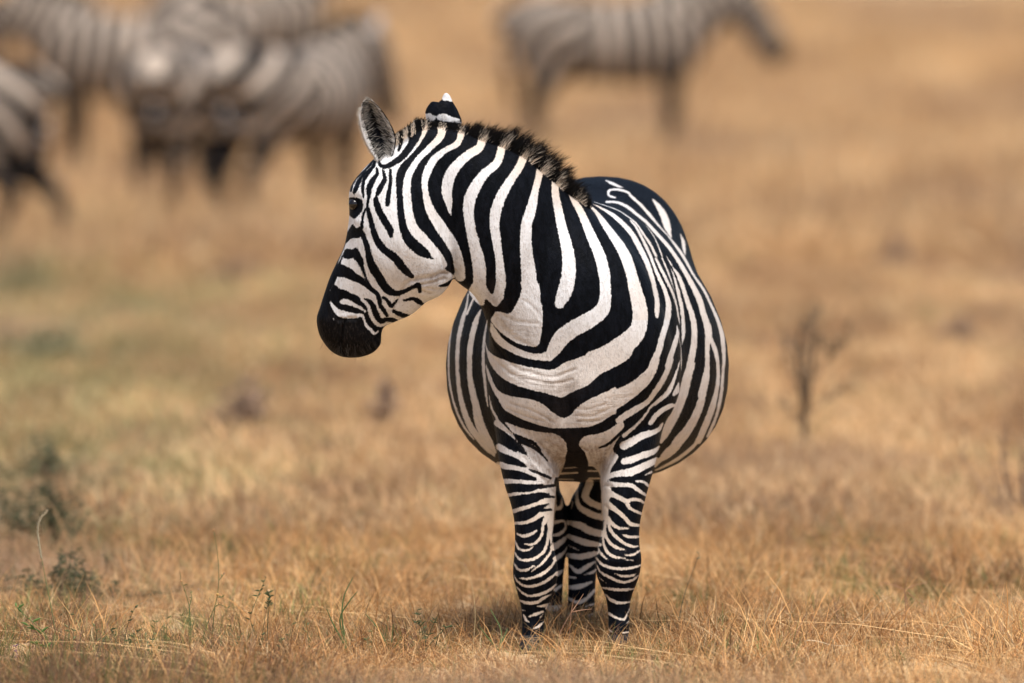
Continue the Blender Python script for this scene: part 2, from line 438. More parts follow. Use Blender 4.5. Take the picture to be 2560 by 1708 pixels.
# each line: crop letter, w/b stroke (x,y,width ...) or W/B polygon (x,y ...)
COAT = """
# head: white ground, black stripes
A W 690,175 720,240 660,345 585,430 553,490 540,580 545,680 560,770 590,840 640,895 715,945 760,985 800,1020 840,1050 850,1090 800,1150 700,1215 560,1320 440,1360 300,1600 60,1600 20,1250 80,1080 150,960 200,820 215,600 260,480 360,400 420,300 560,230
H b 650,70,30 610,150,28 540,240,26 460,310,26 390,370,30 340,450,34 320,545,26
H b 655,120,40 630,210,45 560,270,40 490,330,40 430,410,50 400,490,60 365,570,40
H b 600,265,30 540,330,40 500,400,40 487,480,40 490,560,34 497,645,14
H b 680,225,20 690,300,40 640,375,60 600,440,75 575,520,72 575,600,50 560,680,32 552,760,30 575,870,55 605,980,65 640,1120,72 690,1240,85 740,1320,95 810,1390,90 900,1450,100 970,1520,90
A b 522,966,42 560,1015,40 605,1055,22
H b 545,780,22 505,850,20 485,930,22 475,1020,30 470,1100,30
H B 345,1020 400,1070 470,1050 480,1150 430,1200 320,1210 250,1270 265,1140 310,1070
A b 325,810,20 350,880,28 370,960,32 395,1015,40 425,1070,45 460,1120,42 510,1150,30 560,1140,20 610,1115,18 640,1105,26 650,1140,16
H b 770,250,20 785,320,40 795,390,50 750,470,65 710,550,65 680,610,30
H b 670,650,50 680,720,75 710,810,85 760,910,90 820,1010,85 870,1090,90 885,1180,40
H b 870,250,30 875,400,36 860,520,48 840,640,62 832,740,50
A b 650,190,30 640,250,36 600,320,38 550,385,34 500,420,28 460,440,22 430,435,18 415,405,10
A b 550,250,16 545,300,18 530,350,12
A b 585,245,10 595,280,12 590,310,6
A b 735,215,60 700,290,58 640,370,50 570,440,50 540,500,45 538,580,38 542,680,38 555,760,45 580,830,60 620,880,65 670,920,55 715,945,25
A b 232,860,8 205,930,9 170,1005,14
A b 216,940,5 190,1005,8
# muzzle
M B 275,165 350,180 345,290 300,400 250,500 245,620 270,690 310,790 370,850 470,880 600,880 700,870 715,930 740,990 800,1030 850,1100 900,1090 960,1060 1010,1080 1000,1250 930,1370 700,1480 500,1480 300,1420 100,1250 -20,1000 -20,850 20,740 80,640 110,500 180,320
M b 370,200,180 450,220,150 520,250,140 600,300,110 680,340,90 760,400,70 830,460,60 920,545,50 945,630,55 960,700,50 1010,770,50 1055,840,36
H B 245,1365 340,1365 390,1345 430,1390 470,1470 500,1568 430,1568 380,1480 300,1495 215,1470
M b 600,10,60 650,60,65 690,130,55 715,200,40 745,280,25 785,370,20 830,440,20
M b 780,0,60 800,80,65 830,170,70 880,240,85 940,310,85 980,400,75 1030,480,60 1100,530,40 1180,540,30 1240,530,24
M B 310,410 360,440 400,470 490,490 540,530 650,570 690,640 760,710 790,830 830,900 890,980 960,1000 1045,985 1000,1060 900,1090 700,870 500,830 300,740 235,620 250,500
M w 410,645,60 450,640,86 510,650,80 600,690,60 680,730,50 745,775,40
M w 255,640,30 290,700,60 350,770,80 430,810,100 520,830,90 620,840,70 700,830,50 730,900,45 760,980,50 830,1040,50 870,1090,45 930,1055,30
M w 300,880,26 298,890,26
M b 735,600,12 800,630,45 850,690,65 880,780,70 920,860,75 970,915,60 1050,890,50 1130,900,60 1190,920,40
M b 990,580,30 1050,620,40 1090,680,50 1120,700,40 1170,650,25 1200,610,12
A b 500,1250,14 540,1268,24 585,1282,20
A b 560,1190,10 610,1180,16 640,1195,26 665,1212,14
A b 760,1110,8 800,1100,18 836,1076,14
H B 290,660 400,645 460,670 490,730 480,800 440,870 400,910 370,935 320,900 285,850
# neck
A w 770,205,50 765,270,45 700,340,38 640,400,36 590,480,42 575,560,48 580,640,50 590,720,55 615,790,60 660,840,60 710,890,50 750,945,60 785,990,36
A w 885,240,40 860,310,38 790,350,36 730,400,45 690,470,48 675,540,38 685,610,42 710,690,55 760,770,65 820,860,65 855,930,58 870,1000,62 875,1055,62
A w 1005,250,50 985,330,50 920,375,55 850,440,60 810,510,65 800,580,62 810,640,45 822,712,10
B w 440,210,45 425,290,48 400,340,50 340,390,55 290,460,65 255,540,70 250,620,62 262,700,60 280,780,65 300,860,75 310,930,78 312,1000,75
B w 565,280,50 535,350,50 490,420,50 440,500,60 405,590,65 395,670,58 405,760,55 420,860,48 428,940,55 430,1010,60 415,1070,60
B W 250,1055 275,1000 330,990 360,1040 385,1065 420,1040 450,1050 440,1100 400,1140 372,1118 345,1096 335,1130 300,1120
B w 655,350,45 640,420,42 620,500,45 600,590,60 575,670,65 570,760,70 575,850,75 585,930,85 590,1010,90
B W 545,990 635,990 655,1100 668,1180 660,1280 640,1352 600,1360 520,1340 440,1290 375,1220 385,1185 412,1160 480,1170 520,1110 545,1040
B w 735,420,40 735,500,45 750,580,50 765,660,55 785,740,62 805,830,72 812,910,80 805,990,85 785,1060,85 758,1118,60
B w 812,480,20 840,540,38 880,610,45 915,690,52 950,770,60 985,850,65 1005,930,70 1015,1010,65 1015,1090,70 1000,1150,85 950,1195,90 890,1230,95 820,1270,95 770,1310,95 738,1360,85 700,1415,56
D w 285,240,8 300,290,40 340,345,45 400,385,42 480,420,38 560,432,42 610,425,60
# breast
C w 140,235,8 200,290,22 250,360,40 300,430,50 340,490,60 375,560,65 400,640,65 420,720,75 440,800,85 450,870,88 440,940,95 400,1000,110 330,1050,110 250,1090,95 180,1110,85
D W 250,320 270,390 320,430 400,460 470,480 560,495 630,500 700,460 760,440 840,410 920,380 1000,360 1060,300 1090,360 1060,440 960,500 900,530 830,590 740,630 680,660 600,640 520,620 420,590 340,545 285,480 262,420
D W 258,470 300,570 330,620 400,650 500,665 570,690 620,730 660,760 700,770 735,750 780,700 860,655 940,620 990,605 990,735 960,760 900,800 830,825 740,830 640,832 580,822 500,798 430,768 360,728 330,680 290,610 262,535
C w 395,340,12 425,375,16 455,430,18 480,480,20 507,538,20
S w 260,0,48 320,170,50 400,350,60 460,480,66 505,640,80 512,770,90 480,950,90 420,1150,90 368,1350,100 285,1530,110
T w 448,0,112 385,150,145 295,270,175 150,395,205 0,490,235 -110,552,262 -190,592,270
C w 180,245,5 230,270,14 290,305,24 350,355,30 400,410,32 440,480,34 480,560,32 510,640,30 530,720,28 543,790,30 543,850,30 543,878,20
C w 190,235,4 260,258,6 330,285,8 390,325,10 430,360,14 470,420,16 510,480,18 537,538,18
S w 335,40,44 430,230,50 500,370,50 570,520,44 620,680,36 650,850,30 672,965,10
C w 480,365,4 520,420,8 550,480,10 571,538,12
S w 420,30,30 490,190,34 550,350,26 597,495,8
S w 630,975,16 640,1080,55 610,1200,75 570,1320,80 500,1540,90
S w 660,1150,10 686,1300,18 690,1500,26
T w 662,0,72 600,170,82 510,340,88 420,470,82 330,585,76 225,655,92 125,715,100 0,795,98 -80,850,90
T w 785,0,12 765,80,26 715,235,46 665,365,66 590,485,76 465,590,58 370,660,42 325,735,40 240,845,42 150,935,50 0,1060,66
T w 802,0,28 800,150,8
T W 765,305 780,400 775,460 700,510 670,490 710,400
T w 720,640,50 660,640,70 580,680,80 500,730,80 430,800,80 375,880,76
T w 540,890,40 500,960,60 420,1010,80 320,1040,100 220,1080,110 100,1150,120 0,1200,130
T w 490,1220,40 420,1280,80 320,1320,100 200,1360,100 100,1400,110 0,1420,100
T w 440,1420,24 380,1460,60 280,1500,80 150,1540,80 0,1590,80
# barrel, viewer's right
S w 480,0,10 550,120,30 565,140,10
S w 530,150,10 580,260,28 620,400,44 650,520,54 690,700,60 715,900,56 720,1100,56 700,1240,16
S w 570,160,20 640,260,56 700,400,66 740,530,66 790,680,76 840,830,86 870,1000,90 870,1200,95 850,1350,100 810,1540,110
T w 940,60,120 900,200,130 860,350,140 830,480,130 780,620,130 720,760,130 640,900,140 580,1030,110 520,1150,50
C w 260,235,14 320,238,16 380,265,20 430,305,20 480,345,20 530,400,22 590,465,24 640,530,24 690,610,28 740,700,32 780,780,36 800,850,36 825,930,44 832,985,44 825,1050,30 825,1150,30 815,1230,45 795,1320,50
T w 1090,550,110 1040,700,120 960,870,130 870,1010,140 780,1120,150 700,1230,140 600,1320,130 500,1410,70 440,1490,40
C w 840,990,24 870,1070,28 885,1150,22 885,1230,25 875,1300,28 855,1380,38 830,1450,40 800,1520,40 775,1575,36
T w 1050,1100,60 980,1200,60 880,1290,60 760,1380,60 640,1450,50 520,1510,40 440,1545,30
C w 310,210,12 275,200,14 275,172,16 320,165,14 380,182,16 400,205,18 450,250,18 500,305,20 550,365,14 600,420,10 640,470,16 690,540,20 745,640,16 800,720,18 840,800,18 880,890,22 905,970,28 915,1050,28 918,1120,22 912,1200,20 905,1290,22 890,1380,22 870,1450,20 845,1510,20 825,1550,16
C w 255,115,8 290,130,18 330,148,14 360,155,4
C w 520,222,10 550,260,30 580,310,42 600,370,42 622,435,10
C w 675,415,6 690,460,24 697,510,18 703,535,6
# barrel, viewer's left
D w 85,170,8 65,260,13 52,360,13 48,460,13 52,560,14 70,660,15 95,740,16 140,830,16 190,892,12
D w 158,78,10 148,150,16 125,230,28 105,320,26 97,410,26 97,500,24 103,580,26 115,660,30 140,750,36 175,830,40 220,890,40 270,950,34 310,985,16
D w 185,110,14 150,190,18
D w 230,165,8 205,220,30 185,290,34 170,370,36 165,460,32 167,540,32 180,620,40 200,700,44 215,780,55 240,850,55 275,910,45 310,965,18
D w 265,225,8 250,310,16 243,400,20 243,480,22 250,560,20 258,640,16 268,710,10
D w 275,650,8 290,720,14 318,775,18
# lower breast and upper forelegs
D W 365,795 450,826 560,850 640,860 690,890 712,930 705,1010 670,1100 642,1120 642,1250 612,1240 600,1180 565,1120 530,1060 500,1000 460,930 420,885 392,845
D W 790,890 830,868 900,856 960,826 1015,790 1035,830 1005,880 970,950 1000,990 960,1060 950,1130 960,1200 930,1280 925,1330 905,1320 900,1200 895,1100 860,1050 825,1040 810,970 778,930
D b 372,822,12 400,865,24 450,890,28 520,912,18 560,950,8
D b 1060,815,22 1000,868,14 950,915,12 895,940,8
D w 320,800,40 350,830,40 400,880,36 430,930,36 470,990,40 510,1050,40 560,1110,44
D w 330,935,40 380,965,40 440,990,34 500,1030,30
D w 340,1035,36 400,1050,40 470,1065,40 540,1085,40
E w 130,30,40 220,60,45 300,80,42 370,100,40 430,110,50
E w 175,150,40 250,150,40 330,160,40 400,165,36 460,170,36
E w 200,255,40 260,240,35 340,225,35 430,210,40 510,220,44
E w 230,362,34 300,340,34 380,310,40 450,290,44 520,285,40
E w 245,445,24 320,440,28 380,415,34 430,380,46 480,350,60 515,330,60
E w 515,190,44 508,330,50 497,420,56 495,480,40 496,540,25 502,600,12
E w 470,400,46 442,460,28 435,520,24 400,575,24 360,595,20 315,590,12
E w 260,518,18 300,535,26 350,525,26 397,498,18
E w 246,565,10 265,615,20 300,635,22 350,630,20 370,610,10
E w 243,650,12 275,695,20 330,705,24 400,685,24 450,640,26 475,570,26 485,500,28 490,440,30
E w 238,725,10 270,770,22 320,775,24 380,745,18
E w 365,782,14 420,740,20 460,700,24 500,640,20 512,580,10
E w 275,830,12 340,835,22 420,810,26 480,770,26 520,720,20 530,675,10
E w 238,808,10 260,850,18 310,885,22 380,885,24 450,860,26 500,825,24 542,788,12
E w 258,892,10 300,935,20 350,955,22 420,945,26 480,920,26 535,876,16
E w 283,988,18 330,1005,26 400,1000,26 450,970,24 500,945,12
E w 405,1030,12 450,1025,26 492,1008,14
E w 345,1100,14 390,1085,26 445,1066,18
E w 296,1056,12 340,1065,8
E w 306,1088,16 325,1125,24 345,1140,10
E w 420,1112,12 448,1080,10
E w 365,1190,8 410,1170,22 448,1138,14
E w 298,1238,18 340,1250,26 397,1238,14
E w 296,1298,16 318,1322,8
D b 300,832,30 350,875,50 400,915,50 450,950,30 482,977,8
D b 328,985,36 380,1005,46 430,1022,34 482,1047,8
D b 345,1085,44 410,1090,48 470,1100,36 532,1113,10
D b 365,1165,42 440,1165,48 510,1165,36 572,1150,12
D b 392,1245,60 460,1235,62 530,1222,44 605,1205,14
D b 560,1162,16 645,1150,12
D b 500,1062,8 560,1085,14 620,1110,10
D b 905,1190,12 950,1180,14
D b 905,1240,10 950,1250,14
D b 900,1130,8 960,1120,10
D b 590,1214,12 640,1216,8
D b 560,1292,14 632,1285,10
D b 440,905,14 500,925,16 560,965,12 600,1010,6
E w 870,150,60 880,220,60 880,300,60 880,370,50 885,420,36
E w 1240,5,50 1150,45,55 1060,85,60 980,95,50 920,110,40 880,130,50
E w 1205,85,20 1160,107,12
E w 1183,182,24 1150,155,24 1100,150,22
E w 905,170,46 980,175,36 1060,180,34 1110,210,30 1170,252,22
E w 890,225,56 960,255,38 1030,290,38 1060,280,28 1110,280,28 1155,302,20
E w 1035,310,34 1060,345,26 1135,378,24
E w 890,310,56 960,355,36 1010,400,34 1060,450,34 1125,461,24
E w 890,400,40 930,450,30 980,480,26 1042,480,18
E w 900,420,30 915,490,26 960,545,28 1020,590,26 1080,610,22 1112,604,12
E w 1000,525,14 1050,540,26 1125,540,22
E w 880,440,30 880,520,22 910,580,26 960,615,26 1028,636,12
E w 870,490,20 865,570,20 890,640,26 940,680,26 1018,691,12
E w 1020,668,14 1070,668,22 1122,638,18
E w 1020,700,12 1078,707,12
E w 828,615,12 860,670,20 907,707,8
E w 817,688,16 860,735,24 930,760,26 1010,765,24 1080,755,22 1134,738,14
E w 945,800,12 1000,815,22 1060,815,20 1098,800,10
E w 817,735,10 850,790,20 920,830,24 1000,860,24 1070,845,22 1117,808,10
E w 838,828,12 887,866,8
E w 863,898,18 940,910,24 1020,912,24 1088,905,12
E w 883,946,14 920,985,26 980,1005,26 1053,998,16
E w 903,1078,24 950,1105,22 1010,1120,22 1035,1080,16 1052,1042,10
E w 898,1188,18 932,1210,12
E w 1000,1215,12 1045,1210,16
E w 1030,1148,8 1048,1130,12
# hind legs
E w 690,165,16 680,200,24 680,270,30 700,330,40 780,380,50 860,405,50
E w 770,160,60 740,260,56 800,310,50 870,335,50
E w 628,278,12 650,300,14 638,345,14
E w 622,440,36 700,460,55 780,500,55 870,522,50
E w 622,535,36 720,575,50 790,590,44 845,596,30
E w 622,600,14 700,640,12
E w 618,670,40 700,680,45 780,665,45 835,650,20
E w 622,735,18 690,785,36 750,750,36 808,715,20
E w 730,805,12 790,790,24 818,768,14
E w 618,820,24 672,830,16
E w 618,895,30 700,890,40 785,858,18
E w 612,965,22 680,1000,30 740,980,30 808,915,24
E w 740,1030,12 808,1010,18
E w 612,1080,20 680,1095,30 750,1100,30 808,1080,20
E w 600,1135,14 640,1190,26 692,1210,16
E w 750,1165,12 806,1150,12
E w 520,345,30 570,330,30 578,262,12
E w 520,440,30 590,430,20 600,480,22 560,520,30 515,530,20
E w 515,615,50 580,570,40 614,530,12
E w 530,695,40 590,650,24 612,610,8
E w 545,800,40 595,768,12
E w 530,912,30 578,880,18
E w 480,1040,46 540,1040,40 578,1018,12
E w 470,1150,22 550,1150,22
# belly between the legs
D w 700,1055,12 780,1048,10
D w 675,1085,16 770,1080,14
D w 665,1116,10 750,1118,10
D w 830,1070,14 885,1070,14
D w 835,1112,14 900,1112,14
# keel
D B 645,838 720,842 800,832 810,860 780,890 772,930 810,970 828,1040 800,1055 720,1032 703,1000 715,960 714,920 682,880
"""

def stroke_sdf(q, P, w):
    """inside distance of a stroke with a width that changes along it"""
    best = np.full(len(q), -1e9)
    for (a, b, ra, rb) in zip(P[:-1], P[1:], w[:-1] / 2, w[1:] / 2):
        d = b - a; L2 = max(d @ d, 1e-9)
        t = np.clip(((q - a) @ d) / L2, 0, 1)
        best = np.maximum(best, ra + (rb - ra) * t - np.hypot(*(q - a - t[:, None] * d).T))
    return best

def poly_sdf(q, P):
    d = np.full(len(q), 1e9); ins = np.zeros(len(q), bool)
    for a, b in zip(P, np.roll(P, -1, 0)):
        e = b - a; t = np.clip(((q - a) @ e) / max(e @ e, 1e-9), 0, 1)
        d = np.minimum(d, np.hypot(*(q - a - t[:, None] * e).T))
        c = (a[1] > q[:, 1]) != (b[1] > q[:, 1])
        with np.errstate(divide='ignore', invalid='ignore'):
            ins ^= c & (q[:, 0] < (b[0] - a[0]) * (q[:, 1] - a[1]) / (b[1] - a[1]) + a[0])
    return np.where(ins, d, -d)

def coat(q, data):
    s = np.full(len(q), -30.0)
    for ln in data.strip().splitlines():
        ln = ln.split('#')[0].split()
        if not ln: continue
        ox, oy, sc = CROP[ln[0]]; kind = ln[1]
        v = np.array([[float(x) for x in p.split(',')] for p in ln[2:]])
        if kind in 'wb':
            v = catmull(v, 4); v[:, 2] = np.maximum(v[:, 2], 1.0)
            P, w = v[:, :2] / sc + [ox, oy], v[:, 2] / sc; M = w.max() + 14
        else:
            P, M = catmull(v, 4, True) / sc + [ox, oy], 40
        lo, hi = P.min(0) - M, P.max(0) + M
        k = np.nonzero(((q > lo) & (q < hi)).all(1))[0]
        if not len(k): continue
        d = stroke_sdf(q[k], P, w) if kind in 'wb' else poly_sdf(q[k], P)
        s[k] = np.maximum(s[k], d) if kind in 'wW' else np.minimum(s[k], -d)
    return np.clip(s - 1.1, -30, 30)

RELIEF = """
M -5 14 470,885 445,950 428,1050 412,1180 405,1280 430,1350 500,1415
M -2 30 380,900 470,885 600,880
A -4 16 612,1078 700,1060 770,1045 832,1038
A -3 10 650,1100 720,1085 800,1075
A -3 12 640,1130 720,1150 790,1125
A -2 9 690,1120 760,1130 815,1100
A -3 12 745,900 770,960 790,1010
A -3 14 600,1075 560,1110 540,1160 500,1240
D -3 10 290,330 400,470 520,520 640,540 760,500
D -3 9 300,440 400,520 520,560 640,580 740,560
D -2 8 320,470 420,540 540,585 650,600
D -2 8 400,690 500,720 580,760 640,800
D -2 8 380,720 480,760 580,790
D -2 8 760,720 840,720 920,690
D -2 8 760,760 850,760 940,720
D -2 8 770,790 860,790 950,760
D -3 10 380,850 450,910 520,960 580,1040 640,1110
D -3 10 450,880 520,930 590,1000 650,1080
D -3 10 540,900 600,960 650,1030 680,1090
D -3 10 600,900 640,960 675,1020 690,1070
D -3 10 480,1040 540,1080 590,1130 640,1190
D -3 10 520,1000 570,1060 620,1120
D -3 10 650,930 680,980 700,1030
D -4 12 640,1110 600,1150 560,1160
D -3 10 560,930 610,990 650,1060 668,1100
D -3 10 500,960 560,1030 610,1090
D -3 10 470,990 520,1050 580,1110 630,1150
D -3 10 420,900 480,960 530,1020
D -3 10 870,935 885,1000 905,1070
D -3 10 930,930 925,990 905,1080
D -3 10 960,960 930,1030 915,1090
D -3 10 790,940 830,960 850,1010
D -3 10 840,930 860,980 880,1040
D -3 10 890,940 900,990 895,1050
D -3 10 1000,880 950,940 920,1000 900,1060
D -3 10 1020,900 980,970 940,1050 910,1110
D -4 12 905,1160 930,1150 960,1160
D -2 9 905,1260 930,1265 950,1290
E -4 24 240,780 300,800 400,790 520,760
E -3 20 830,720 930,745 1050,745 1130,720
E -4 30 500,300 505,420 510,560 520,640
B -3 14 400,1190 460,1270 540,1330 620,1370
B -2 12 430,1180 520,1220 640,1230
B -2 10 560,1100 620,1150 660,1210
B -3 14 600,700 640,900 660,1060
B -2 20 880,640 960,820 990,1010
"""
BUMPS = [  # native px x, y, rx, ry, angle, metres outwards
    (884, 478, 20, 13, -30, .010), (893, 516, 19, 22, 0, -.006), (900, 556, 40, 12, 40, .004),
    (1010, 610, 70, 80, 20, .012), (940, 640, 60, 25, 55, .006), (1080, 660, 22, 60, 10, .006),
    (905, 720, 40, 60, 20, -.005), (812, 800, 22, 34, 0, .004), (900, 840, 40, 40, 0, .006),
    (1120, 690, 26, 26, 0, -.012), (985, 430, 40, 40, 0, -.004),
    (1340, 980, 70, 60, 20, .014), (1500, 985, 70, 60, -20, .014), (1418, 1010, 18, 70, 0, -.016),
    (1640, 880, 50, 140, 0, .010), (1610, 700, 40, 140, -20, .006),
    (1337, 1430, 40, 30, 0, .006), (1548, 1410, 40, 30, 0, .006), (1330, 1230, 30, 70, 10, .006), (1570, 1220, 30, 70, -10, .006),
    (1300, 640, 30, 140, 25, .008), (1210, 600, 24, 120, 20, -.006), (1430, 700, 40, 150, -10, .006)]

body_mesh, P, E_ = union_mesh(shapes, 0.0042, 'body')
Q = project(P)
# soften the joins of neck, shoulder and legs more than the rest
w = np.full(len(P), .35)
for (cx, cy, rx, ry, a) in ((1560, 620, 130, 190, -25), (1420, 560, 90, 130, 0), (1250, 900, 70, 160, 0), (1400, 1060, 170, 110, 0),
                            (1130, 520, 60, 180, 15), (1660, 860, 70, 220, 0), (1000, 400, 60, 60, 0)):
    w = np.maximum(w, .9 * gauss2(Q, cx, cy, rx, ry, a))
head_zone = (Q[:, 0] < 1140) & (P[:, 1] < .2)
P = laplace(P, E_, .4, 8)
ww = np.where(head_zone & (w < .5), .0, np.maximum(w - .35, 0))
ww *= (Q[:, 1] < 1180)
P = laplace(P, E_, ww, 40)
# let neck, shoulder and breast flow into one another
rw = np.clip(1.5 * gauss2(Q, 1440, 760, 150, 210, 15) + .8 * gauss2(Q, 1330, 850, 70, 110), 0, 1) * smooth01((.42 - P[:, 1]) / .12)
rw *= smooth01((Q[:, 0] - 1225) / 40)
ri_ = np.nonzero(rw > .02)[0]; lut = np.full(len(P), -1); lut[ri_] = np.arange(len(ri_))
Es = lut[E_]; Es = Es[(Es >= 0).all(1)]
P[ri_] = laplace(P[ri_], Es, rw[ri_] * .95 * (rw[ri_] > .03), 450)
N_ = normals_of(body_mesh, P)
Q = project(P)
front = np.clip(-N_[:, 1] * 1.4, 0, 1)
near = P[:, 1] < .6
disp = np.zeros(len(P))
for (cx, cy, rx, ry, a, amp) in BUMPS:
    disp += amp * gauss2(Q, cx, cy, rx, ry, a) * front * near
relief = np.zeros(len(P)); crease_shade = np.zeros(len(P))
for ln in RELIEF.strip().splitlines():
    f = ln.split(); ox, oy, sc = CROP[f[0]]; dep, wid = float(f[1]), float(f[2]) / sc
    dep *= 2.6 if f[0] == 'M' else (1.2 if f[0] == 'A' else .8)
    v = catmull(np.array([[float(x) for x in p.split(',')] for p in f[3:]]), 5) / sc + [ox, oy]
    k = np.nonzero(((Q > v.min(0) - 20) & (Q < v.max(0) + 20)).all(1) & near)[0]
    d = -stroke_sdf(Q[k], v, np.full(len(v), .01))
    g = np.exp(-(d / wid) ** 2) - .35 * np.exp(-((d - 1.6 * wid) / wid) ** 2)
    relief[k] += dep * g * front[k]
    if f[0] in 'DA': crease_shade[k] = np.maximum(crease_shade[k], np.exp(-(d / 2.6) ** 2) * front[k])
P = P + N_ * (disp + relief * .00035)[:, None]
N_ = normals_of(body_mesh, P)
Q = project(P)
S_ = coat(Q, COAT)
# warm dusty tint of the white hair: crest of the neck, flanks, belly and breast
CREST = catmull(np.array([(985, 343), (1003, 331), (1024, 318), (1046, 305), (1087, 311), (1149, 324), (1203, 346), (1261, 364), (1310, 390), (1350, 422), (1381, 445), (1417, 472), (1448, 494), (1471, 505)], float), 8)
dc = -stroke_sdf(Q, CREST, np.full(len(CREST), .01))
tint = .95 * smooth01(1 - dc / 95) * (P[:, 1] < .4) * (Q[:, 0] > 1040)
tint = np.maximum(tint, .55 * smooth01((P[:, 1] - .38) / .12) * smooth01((Q[:, 1] - 560) / 160))
tint = np.maximum(tint, .50 * smooth01((Q[:, 1] - 760) / 160))
tint = np.maximum(tint, .95 * smooth01((Q[:, 1] - 1120) / 160))
tint = np.maximum(tint, .35 * gauss2(Q, 990, 720, 90, 45, -15))
tint = np.maximum(tint, .25 * gauss2(Q, 1060, 560, 60, 90))
tint = np.maximum(tint, .50 * smooth01((Q[:, 0] - 1500) / 120) * (Q[:, 1] < 800))
# dark grey skin of lips and nose, thin brown hair where skin shows, shade of the jaw fold painted brown
skin = np.clip(gauss2(Q, 862, 845, 80, 65) * 1.3, 0, 1) * (P[:, 1] < .3) * (Q[:, 0] < 965)
grime_shade = np.clip(gauss2(Q, 1420, 1145, 60, 70) + .55 * gauss2(Q, 1350, 1120, 34, 60, 30) + .55 * gauss2(Q, 1515, 1125, 28, 55) + .35 * gauss2(Q, 1380, 1250, 14, 90) + .35 * gauss2(Q, 1513, 1250, 14, 90) + .8 * gauss2(Q, 1105, 690, 40, 16, -20) + .7 * gauss2(Q, 1230, 745, 20, 40, -30)
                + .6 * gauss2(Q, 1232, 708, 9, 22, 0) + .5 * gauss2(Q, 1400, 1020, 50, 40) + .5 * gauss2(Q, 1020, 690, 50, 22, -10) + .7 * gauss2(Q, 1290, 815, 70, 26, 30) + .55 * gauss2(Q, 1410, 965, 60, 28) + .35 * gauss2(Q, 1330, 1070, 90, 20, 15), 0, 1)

grime_shade = np.clip(grime_shade + .85 * crease_shade * np.where(Q[:, 1] > 1050, 1.0, .45), 0, 1)   # shade of the skin creases painted in as dark brown
# loose skin of breast, arm pits and throat lies in fine folds
fold = np.clip(gauss2(Q, 1330, 950, 130, 45, 18) + .9 * gauss2(Q, 1520, 1020, 90, 40, -25) + gauss2(Q, 1360, 1120, 60, 55, 40) + gauss2(Q, 1510, 1120, 45, 60)
               + .7 * gauss2(Q, 1290, 830, 60, 40, 30) + .6 * gauss2(Q, 1060, 705, 60, 25, -15), 0, 1) * near

def add_attr(me, k, a):
    at = me.attributes.new(k, 'FLOAT', 'POINT'); at.data.foreach_set('value', np.asarray(a, np.float32))
for k, a in (('fold', fold), ('coat', S_), ('tint', tint), ('skin', skin), ('grime_shade', grime_shade), ('relief', relief)):
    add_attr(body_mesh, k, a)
body_mesh.polygons.foreach_set('use_smooth', np.ones(len(body_mesh.polygons), bool))

def coat_material(name, px=1.0, fine=True):
    """short coat: black and white hair by the coat attribute, edges broken by hair tufts"""
    M = Nodes(name)
    co = M.n('TexCoord').outputs['Object']
    mp = M.n('Mapping'); M.set(mp, 'Vector', co); mp.inputs['Scale'].default_value = (1.0, 1.0, .35)
    s = M.attr('coat').outputs['Fac']
    hair = M.noise(mp.outputs[0], 300, 3, .65)
    wob = M.noise(co, 70, 2)
    s2 = M.math('ADD', s, M.math('MULTIPLY', M.math('SUBTRACT', hair, .5), 8.0 * px))
    s2 = M.math('ADD', s2, M.math('MULTIPLY', M.math('SUBTRACT', wob, .5), 3.0 * px))
    f = M.ramp(s2, -1.1 * px, 1.1 * px)
    big = M.noise(co, 9, 4, .6); mid = M.noise(mp.outputs[0], 60, 4, .65); fl = M.noise(mp.outputs[0], 190, 3, .7)
    tint = M.math('ADD', M.attr('tint').outputs['Fac'], M.math('MULTIPLY', M.math('SUBTRACT', big, .5), .5), clamp=True)
    white = M.mix(tint, (.76, .76, .765), (.64, .525, .415))
    dirt = M.ramp(mid, .46, .74, 0, .5)
    white = M.mix(dirt, white, (.50, .455, .41))
    fleck = M.ramp(fl, .52, .68, 0, .6)
    white = M.mix(fleck, white, (.43, .405, .38))
    black = M.mix(M.ramp(mid, .3, .75), (.0018, .0023, .0034), (.006, .0072, .0108))
    grime_shade = M.math('MULTIPLY', M.attr('grime_shade').outputs['Fac'], M.ramp(mid, .25, .7, .35, 1.0))
    white = M.mix(M.math('MULTIPLY', grime_shade, .75, clamp=True), white, (.16, .105, .07))
    black = M.mix(M.math('MULTIPLY', grime_shade, .5, clamp=True), black, (.03, .02, .014))
    c = M.mix(f, black, white)
    skin = M.attr('skin').outputs['Fac']
    sk = M.math('MULTIPLY', skin, M.math('SUBTRACT', 1.0, f), clamp=True)
    c = M.mix(sk, c, M.mix(M.ramp(fl, .45, .75), (.0055, .0048, .0048), (.026, .021, .019)))
    M.col(c)
    M.rough(M.math('SUBTRACT', .5, M.math('MULTIPLY', sk, -.05)))
    M.b.inputs['IOR'].default_value = 1.13
    M.b.inputs['Specular IOR Level'].default_value = .5
    M.b.inputs['Sheen Weight'].default_value = .0
    M.b.inputs['Sheen Roughness'].default_value = .3
    h = M.math('ADD', M.math('MULTIPLY', hair, .9), M.math('ADD', M.math('MULTIPLY', mid, 1.4), M.math('MULTIPLY', fl, 1.1)))
    h = M.math('ADD', h, M.math('MULTIPLY', M.attr('relief').outputs['Fac'], .22))
    m2 = M.n('Mapping'); M.set(m2, 'Vector', co); m2.inputs['Scale'].default_value = (16, 16, 85)
    wr = M.noise(m2.outputs[0], 1.0, 3, .5)
    h = M.math('ADD', h, M.math('MULTIPLY', M.math('MULTIPLY', wr, M.attr('fold').outputs['Fac']), 2.2))
    M.bump(h, .7, .0030)
    return M.m

